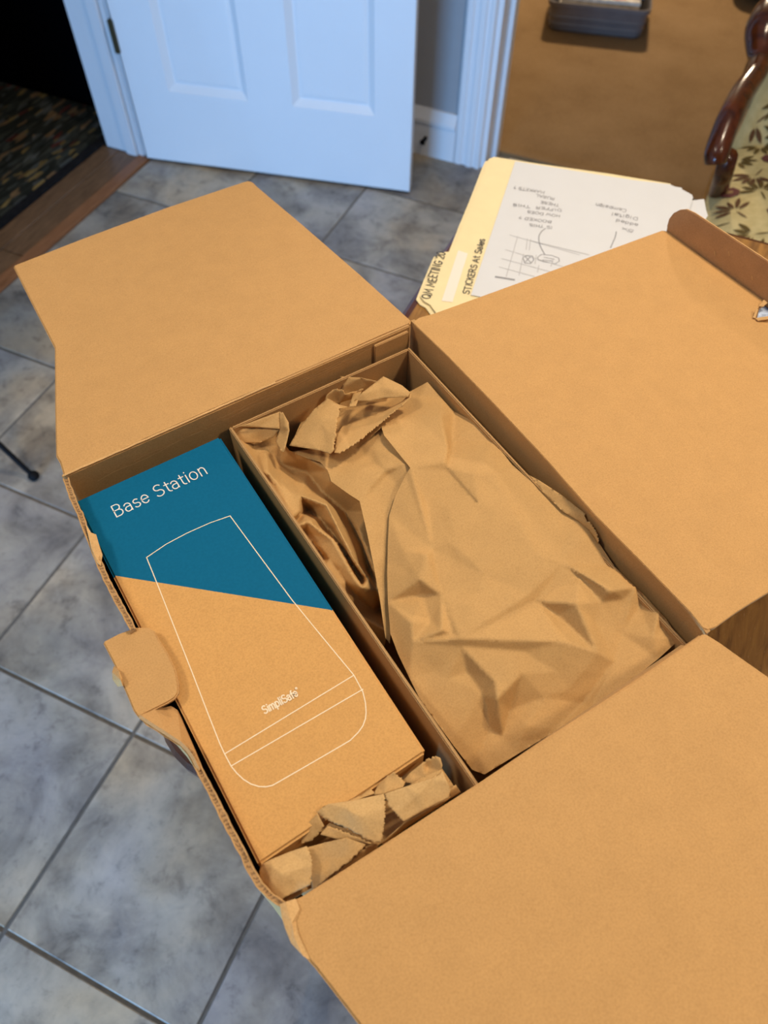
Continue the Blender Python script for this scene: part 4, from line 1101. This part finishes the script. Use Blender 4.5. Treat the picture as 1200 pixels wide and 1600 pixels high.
# white printed sheet on the folder, and the two further sheets peeping out at the right
WZ = FZ + .0046
wo = P(805, 252, WZ)
we = P(1045, 290, WZ); wax = (we - wo); wax /= np.linalg.norm(wax)
wle = P(735, 463, WZ) - wo; wup = np.array([wax[1], -wax[0], 0])
sheet = empty('paper_sheet', tuple(wo + wax * .108 + wup * .14 - np.array([0, 0, .0007])), math.atan2(wax[1], wax[0]), 'top white sheet with grid and upside-down pencil notes lying on the manila folder', 'paper', 'loose sheets on the folder')


def curled(o, ax, wv, w, h, z, lift, name, parent, mat, seed):
    V = []; F = []; nx, ny = 14, 16
    for j in range(ny + 1):
        for i in range(nx + 1):
            p = o + ax * (w * i / nx) + wv * (h * j / ny); V.append((p[0], p[1], z + lift * noise.noise(Vector((i * .25, j * .22, seed))) * .5 + lift * .5))
    for j in range(ny):
        for i in range(nx):
            a = j * (nx + 1) + i; F.append((a, a + 1, a + nx + 2, a + nx + 1))
    return mesh(name, V, F, mat, parent, smooth=True, solid=.0002, flip=True)


wvl = wle / np.linalg.norm(wle)
mesh('sheet', [wo, wo + wax * .216, wo + wax * .216 + wvl * .279, wo + wvl * .279], [(0, 3, 2, 1)], M['white_paper'], sheet, solid=.0003)
NZ = WZ + .0002


def NP(u, v): return P(u, v, NZ)


# printed calendar grid lines and bar
gl = [((797, 367), (905, 398)), ((790, 390), (885, 418)), ((784, 404), (862, 425)), ((780, 417), (835, 432)), ((809, 369), (791, 432)), ((824, 373), (822, 390)), ((829, 374), (827, 391)), ((818, 397), (811, 430)), ((829, 376), (920, 398)), ((838, 399), (836, 412)), ((842, 415), (840, 425)), ((864, 404), (861, 416))]
ribbons('printed_grid', [[NP(*a), NP(*b_)] for a, b_ in gl], .0009, M['pencil_light'], sheet)
ribbons('printed_bar', [[NP(775, 432.5), NP(803, 437)]], .0028, M['pencil'], sheet)
ov = [NP(*p) for p in [(840, 402), (846, 397.5), (862, 399), (873, 403), (874, 408), (868, 412), (850, 409), (841, 406), (840, 402)]]
xs = [[NP(821, 401), NP(829, 410)], [NP(829, 401), NP(821, 409)], [NP(817, 403), NP(823, 399), NP(832, 400), NP(834, 406), NP(829, 412), NP(820, 411), NP(817, 403)]]
ribbons('pencil_marks', [ov, [NP(850, 402), NP(866, 405)], [NP(848, 406), NP(864, 408)]] + xs, .0009, M['pencil'], sheet)
cvl = [NP(*p) for p in [(852, 357), (846, 362), (842, 370), (843, 381), (847, 390), (851, 397)]]
cvr = [NP(*p) for p in [(963, 362), (961, 371), (957, 380), (954, 387)]]
for c_ in (cvl, cvr): ribbons('pencil_line', [spline(c_, 4)], .0012, M['pencil'], sheet)
for txt, a, b_, hgt, sd in (('IS THIS', (863, 354), (827, 349), .0052, 1), ('BOOKED ?', (862, 345), (811, 338), .0050, 2), ('HOW DOES', (875, 336), (824, 329), .0050, 3), ('DIFFER  THIS', (877, 327), (801, 318), .0050, 4), ('THESE', (874, 319), (845, 314), .0050, 5), ('RURAL', (867, 309), (838, 303), .0055, 6), ('MARKETS ?', (851, 299), (803, 291), .0058, 7),
                            ('5x', (991, 360), (972, 355), .0060, 8), ('added', (997, 350), (963, 342), .0060, 9), ('Digital', (997, 340), (956, 332), .0060, 10), ('Campaign', (979, 327), (931, 318), .0062, 11)):
    o = NP(*a); e = NP(*b_); L = np.linalg.norm(e - o); ax = (e - o) / L; up = np.array([-ax[1], ax[0], 0])
    lettering('pencil_note', txt, o, ax, up, hgt, M['pencil'], sheet, .0008, .04, L, .08, seed=sd)
s2 = empty('paper_sheet', tuple(P(1070, 310, FZ)), 0, 'white sheet beneath the top page with its corner showing at the right', 'paper', 'loose sheets on the folder')
q = [P(u, v, FZ + .0042) for u, v in ((830, 262), (1046, 288), (1066, 296), (1081, 304), (1083, 309), (1081, 313), (1076, 330))]
q = q + [q[-1] + wup * .12, q[0] + wup * .16]
mesh('sheet', q, [tuple(range(len(q)))[::-1]], M['white_paper'], s2, solid=.0003)
s3 = empty('paper_sheet', tuple(P(1095, 325, FZ)), 0, 'lowest white sheet sticking out beside the chair seat', 'paper', 'loose sheets on the folder')
q = [P(u, v, FZ + .0012) for u, v in ((1060, 306), (1082, 313), (1100, 311), (1103, 327), (1106, 337), (1097, 350))]
q = q + [q[-1] + wup * .12, q[0] + wup * .12]
mesh('sheet', q, [tuple(range(len(q)))[::-1]], M['white_paper'], s3, solid=.0003)

# ================================================================== ARMCHAIR
cx0, cx1, cyf, cyb = .018, .60, 1.30, 1.74
chair = empty('armchair', ((cx0 + cx1) / 2, 1.62, 0), 0, 'carved mahogany armchair with cream floral upholstery beside the table', 'chair')


def cushion(name, x0, x1, y0, y1, z0, z1, r, mat, parent, puff=.02):
    V = []; F = []; nx, ny = 16, 14
    for s in (1, 0):
        for j in range(ny + 1):
            for i in range(nx + 1):
                a, b_ = i / nx, j / ny
                e_ = (1 - abs(2 * a - 1) ** 5) * (1 - abs(2 * b_ - 1) ** 5)
                V.append((x0 + (x1 - x0) * a, y0 + (y1 - y0) * b_, (z1 - r + r * max(0, e_) ** .5 + puff * e_ * math.sin(math.pi * a) * math.sin(math.pi * b_)) if s else z0))
    m_ = (nx + 1) * (ny + 1)
    for j in range(ny):
        for i in range(nx):
            a = j * (nx + 1) + i; F.append((a, a + 1, a + nx + 2, a + nx + 1)); F.append((m_ + a, m_ + a + nx + 1, m_ + a + nx + 2, m_ + a + 1))
    bd = [i for i in range(nx)] + [nx + j * (nx + 1) for j in range(ny)] + [ny * (nx + 1) + nx - i for i in range(nx)] + [(ny - j) * (nx + 1) for j in range(ny)]
    for k in range(len(bd)):
        a, b_ = bd[k], bd[(k + 1) % len(bd)]; F.append((a, m_ + a, m_ + b_, b_))
    return mesh(name, V, F, mat, parent, smooth=True)


cushion('seat', cx0, cx1, cyf, cyb, .405, .475, .035, M['floral'], chair)
box('seat_rail', cx0 - .005, cx1 + .005, cyf - .004, cyf + .03, .335, .406, M['rail_wood'], chair, bevel=.006)
box('seat_rail', cx0 - .008, cx0 + .022, cyf + .03, cyb, .335, .406, M['rail_wood'], chair, bevel=.006)
box('seat_rail', cx1 - .022, cx1 + .008, cyf + .03, cyb, .335, .406, M['rail_wood'], chair, bevel=.006)
# upholstered back, leaning away
V = []; F = []; nx, nz = 14, 12
for s in (0, 1):
    for j in range(nz + 1):
        for i in range(nx + 1):
            a, b_ = i / nx, j / nz; wd2 = 1 - .12 * b_
            x = (cx0 + cx1) / 2 + (a - .5) * (cx1 - cx0 - .02) * wd2; z = .42 + .55 * b_ + (.05 * math.sin(math.pi * a) * b_)
            y = cyb - .06 + .16 * b_ - (.035 * math.sin(math.pi * a) * math.sin(math.pi * min(1, b_ + .1)) if s == 0 else -.05)
            V.append((x, y, z))
m_ = (nx + 1) * (nz + 1)
for j in range(nz):
    for i in range(nx):
        a = j * (nx + 1) + i; F.append((a, a + 1, a + nx + 2, a + nx + 1)); F.append((m_ + a, m_ + a + nx + 1, m_ + a + nx + 2, m_ + a + 1))
bd = [i for i in range(nx)] + [nx + j * (nx + 1) for j in range(nz)] + [nz * (nx + 1) + nx - i for i in range(nx)] + [(nz - j) * (nx + 1) for j in range(nz)]
for k in range(len(bd)):
    a, b_ = bd[k], bd[(k + 1) % len(bd)]; F.append((a, m_ + a, m_ + b_, b_))
mesh('backrest', V, F, M['floral_back'], chair, smooth=True)
# woven sprigs and blooms, lying on the seat and on the backrest
def seat_pt(a, b_):
    e_ = (1 - abs(2 * a - 1) ** 5) * (1 - abs(2 * b_ - 1) ** 5)
    return (cx0 + (cx1 - cx0) * a, cyf + (cyb - cyf) * b_, .475 - .035 + .035 * max(0, e_) ** .5 + .02 * e_ * math.sin(math.pi * a) * math.sin(math.pi * b_) + .0014)


def back_pt(a, b_):
    wd2 = 1 - .12 * b_
    return ((cx0 + cx1) / 2 + (a - .5) * (cx1 - cx0 - .02) * wd2, cyb - .06 + .16 * b_ - .035 * math.sin(math.pi * a) * math.sin(math.pi * min(1, b_ + .1)) - .0022, .42 + .55 * b_ + .05 * math.sin(math.pi * a) * b_)


def sprigs(fn, w_, h_, parent, seed):
    rnd = random.Random(seed); V = []; F = []; fm = []

    def shape(cx, cy, pts, mi):
        b0_ = len(V); ok = all(.02 < (cx + x) / w_ < .98 and .02 < (cy + y) / h_ < .98 for x, y in pts)
        if not ok: return
        V.append(fn(cx / w_ + sum(p[0] for p in pts) / len(pts) / w_, cy / h_ + sum(p[1] for p in pts) / len(pts) / h_))
        for x, y in pts: V.append(fn((cx + x) / w_, (cy + y) / h_))
        for k in range(len(pts)): F.append((b0_, b0_ + 1 + k, b0_ + 1 + (k + 1) % len(pts))); fm.append(mi)

    def leaf(cx, cy, ang, l, wl, mi):
        c, sn_ = math.cos(ang), math.sin(ang); p = []
        for t, q in ((0, 0), (.25, .38), (.5, .5), (.75, .36), (1, 0), (.75, -.36), (.5, -.5), (.25, -.38)): p.append((c * t * l - sn_ * q * wl, sn_ * t * l + c * q * wl))
        shape(cx, cy, p, mi)
    sp_ = .062
    for gy in range(int(h_ / sp_) + 1):
        for gx in range(int(w_ / sp_) + 1):
            cx = (gx + .5 * (gy % 2) + rnd.uniform(-.15, .15)) * sp_; cy = (gy + .3 + rnd.uniform(-.15, .15)) * sp_; a0 = rnd.uniform(0, 6.28)
            if (gx + 2 * gy) % 5 == 1:
                shape(cx, cy, [(r_ * math.cos(t * .449), r_ * math.sin(t * .449)) for t in range(14) for r_ in (.0165 + .0022 * (t % 2),)], 3)
                n_ = len(V); shape(cx, cy, [(.0065 * math.cos(t * .7854), .0065 * math.sin(t * .7854)) for t in range(8)], 4)
                for k in range(n_, len(V)): V[k] = (V[k][0], V[k][1] - (.0006 if fn is back_pt else 0), V[k][2] + (.0006 if fn is seat_pt else 0))
                continue
            mi = rnd.choice((0, 0, 1, 2)); nl = rnd.randint(4, 6)
            for k in range(nl):
                an = a0 + (k - (nl - 1) / 2) * .55; leaf(cx + .008 * math.cos(an), cy + .008 * math.sin(an), an, rnd.uniform(.026, .038), rnd.uniform(.008, .0105), mi)
            leaf(cx, cy, a0 + math.pi, .032, .0035, mi)
    mats = [M['leaf_olive'], M['leaf_slate'], M['leaf_brown'], M['bloom'], M['bloom_core']]
    o_ = mesh('woven_floral_pattern', V, F, None, parent, mats=mats, fm=fm, kind='stuff')
    return o_


sprigs(seat_pt, cx1 - cx0, cyb - cyf, chair, 3); sprigs(back_pt, cx1 - cx0, .56, chair, 8)
fr = []
for t in range(25):
    a = math.pi * (1 - t / 24)
    fr.append(((cx0 + cx1) / 2 + math.cos(a) * (cx1 - cx0) * .5, cyb + .03 + .14 * max(0, math.sin(a)) ** .6, .50 + .56 * max(0, math.sin(a)) ** .6))
tube('back_frame', fr, .022, M['chair_wood'], chair, 12)
armc = [(1118, 256, .578, .0175), (1120, 240, .592, .021), (1129, 212, .612, .021), (1142, 180, .632, .021), (1160, 146, .645, .021), (1180, 117, .655, .019), (1189, 95, .662, .021), (1190, 70, .675, .027), (1195, 45, .69, .034), (1208, 22, .70, .034), (1228, 5, .715, .030), (1255, -12, .74, .026)]
for s in (1, -1):
    path = []; rad = []
    for q in spline([(*P(u, v, z), r) for u, v, z, r in armc], 5):
        x = q[0] if s == 1 else cx0 + cx1 - q[0]; path.append((x, q[1], q[2])); rad.append(q[3])
    tube('arm', path, rad, M['chair_wood'], chair, 16)
    pa = P(1105, 330, .405); xb = pa[0] + .008 if s == 1 else cx0 + cx1 - pa[0] - .008
    pt = P(1126, 262, .555); xt = pt[0] + .006 if s == 1 else cx0 + cx1 - pt[0] - .006
    tube('arm_post', [(xb, pa[1] + .03, .36), (xb, pa[1] + .012, .43), ((xb + xt) / 2, (pa[1] + pt[1]) / 2 + .01, .50), (xt, pt[1] + .01, .572)], [.020, .018, .017, .016], M['chair_wood'], chair, 12)
for x in (cx0 + .015, cx1 - .015):
    tube('leg', [(x, cyf + .03, .36), (x, cyf + .01, .30), (x, cyf + .02, .18), (x, cyf + .01, .06), (x, cyf - .005, .02), (x, cyf - .01, .004)], [.026, .030, .021, .015, .018, .018], M['chair_wood'], chair, 12)
    tube('leg', [(x, cyb - .02, .40), (x, cyb + .01, .25), (x, cyb + .06, .004)], [.022, .019, .017], M['chair_wood'], chair, 12)

# ================================================================== THINGS IN THE DEN AND THE HALL
b0 = np.array([-.724, 3.076, 0]); b1 = np.array([-.388, 3.146, 0]); bax = (b1 - b0) / np.linalg.norm(b1 - b0); bay = np.array([-bax[1], bax[0], 0])
bin_ = empty('storage_bin', tuple(b0 + bax * .17 + bay * .13 + EZ * .004), math.atan2(bax[1], bax[0]), 'low grey plastic bin of magazines standing on the tan carpet', 'bin')


def BP(x, y, z): return b0 + bax * x + bay * y + EZ * z


ri = [(0, .004), (.002, .008)]
outs = []
for ins, z in ((.010, .005), (.002, .012), (.0, .030), (-.003, .032), (-.001, .036), (-.003, .055), (-.006, .057), (-.004, .061), (-.006, .090), (-.012, .092), (-.012, .106), (-.006, .106), (.0, .090), (.010, .016), (.012, .014)):
    outs.append([tuple(BP(x, y, z)) for x, y in rrect(ins, .343 - ins, ins, .27 - ins, .03, 5)])
ringstack('bin_shell', outs, M['bin'], bin_)
rmag = random.Random(3)
stack = [('mag_white', 'lowest magazine in the grey bin'), ('mag_teal', 'teal magazine in the grey bin'), ('mag_white', 'pale magazine in the grey bin'), ('mag_white', 'white and red magazine lying topmost in the grey bin'), ]
for k, (mm, lb_) in enumerate(stack):
    z0 = .0165 + k * .0245
    V, F = boxvf(.03, .31, .025, .24, z0, z0 + .024)
    an = [0, .02, -.02, .04][k]
    V = [BP((p[0] - .17) * math.cos(an) - (p[1] - .13) * math.sin(an) + .17, (p[0] - .17) * math.sin(an) + (p[1] - .13) * math.cos(an) + .13, p[2]) for p in V]
    mg = mesh('magazine', V, F, M[mm], None, origin=tuple(BP(.17, .13, z0)), rotz=math.atan2(bax[1], bax[0]), bevel=.003)
    setp(mg, lb_, 'magazine', 'magazines in the grey bin')
    if k == 3:
        zz = z0 + .0243
        ribbons('cover_print', [[BP(.13, .05, zz), BP(.16, .042, zz), BP(.19, .05, zz)], [BP(.20, .05, zz), BP(.23, .04, zz), BP(.26, .05, zz)], [BP(.15, .09, zz), BP(.25, .085, zz)]], .009, M['mag_red'], mg)
V, F = boxvf(.20, .325, .06, .25, .1145, .121)
mg = mesh('magazine', [BP(p[0], p[1], p[2] + .0005) for p in V], F, M['mag_teal'], None, origin=tuple(BP(.26, .15, .115)), rotz=math.atan2(bax[1], bax[0]), bevel=.002)
setp(mg, 'thin blue booklet on top of the magazines at the right end of the bin', 'booklet')

# dark patterned bag slumped on the carpet behind the chair
V = []; F = []; nu, nv = 28, 14
bc = P(1225, -25, .05)
for j in range(nv + 1):
    for i in range(nu):
        th = 2 * math.pi * i / nu; ph = math.pi * (j / nv - .5)
        p = Vector((math.cos(ph) * math.cos(th) * .24, math.cos(ph) * math.sin(th) * .17, .09 + .086 * math.sin(ph)))
        w_ = 1 + .22 * noise.noise(p * 9) ; V.append((bc[0] + p.x * w_, bc[1] + p.y * w_, .0045 + max(0, p.z * (1 + .15 * noise.noise(p * 7)))))
for j in range(nv):
    for i in range(nu): F.append((j * nu + i, j * nu + (i + 1) % nu, (j + 1) * nu + (i + 1) % nu, (j + 1) * nu + i))
bag = mesh('fabric_bag', V, F, M['dark_floral'], None, origin=(bc[0], bc[1], .004), smooth=True)
setp(bag, 'black patterned fabric bag slumped on the carpet behind the armchair', 'bag')

# rug in the hall
rug = empty('hall_rug', (-2.2, 1.0, 0), 0, 'dark streaky multicoloured rug on the hall planks', 'rug')
box('pile', -2.9, -1.778, -.6, 1.905, .0008, .011, M['rug'], rug, bevel=.002)
box('binding', -1.777, -1.746, -.6, 1.905, .0008, .010, M['rug_edge'], rug, bevel=.002)

# black iron stand: one foot shows at the left
ft = np.array([-1.091, .603, 0]); hub = np.array([-1.425, .60, 0])
stand = empty('plant_stand', (hub[0], hub[1], 0), 0, 'thin black iron stand leg with ball foot on the tiles', 'stand')
rr_ = np.linalg.norm(ft - hub); a0_ = math.atan2(ft[1] - hub[1], ft[0] - hub[0])
for k in range(3):
    a = a0_ + k * 2.0944; rk = rr_ if k == 0 else .10
    d = np.array([math.cos(a), math.sin(a), 0])
    path = [hub + d * (rk * t_) + EZ * z for t_, z in ((1.0, .012), (.97, .022), (.72, .16), (.52, .30), (.42, .42), (.36, .55))]
    lg = tube('leg', path, .0058, M['black_metal'], stand, 10)
    V = []; F = []
    for j in range(9):
        for i in range(12):
            ph = math.pi * (j / 8 - .5); th = 2 * math.pi * i / 12
            V.append(hub + d * rk + np.array([.0125 * math.cos(ph) * math.cos(th), .0125 * math.cos(ph) * math.sin(th), .0105 + .0105 * math.sin(ph)]))
    for j in range(8):
        for i in range(12): F.append((j * 12 + i, j * 12 + (i + 1) % 12, (j + 1) * 12 + (i + 1) % 12, (j + 1) * 12 + i))
    mesh('foot', V, F, M['black_metal'], lg, smooth=True)
outs = [[(hub[0] + r_ * math.cos(2 * math.pi * i / 32), hub[1] + r_ * math.sin(2 * math.pi * i / 32), z) for i in range(32)] for r_, z in ((.16, .545), (.165, .548), (.165, .556), (.16, .559))]
ringstack('top_plate', outs, M['black_metal'], stand)
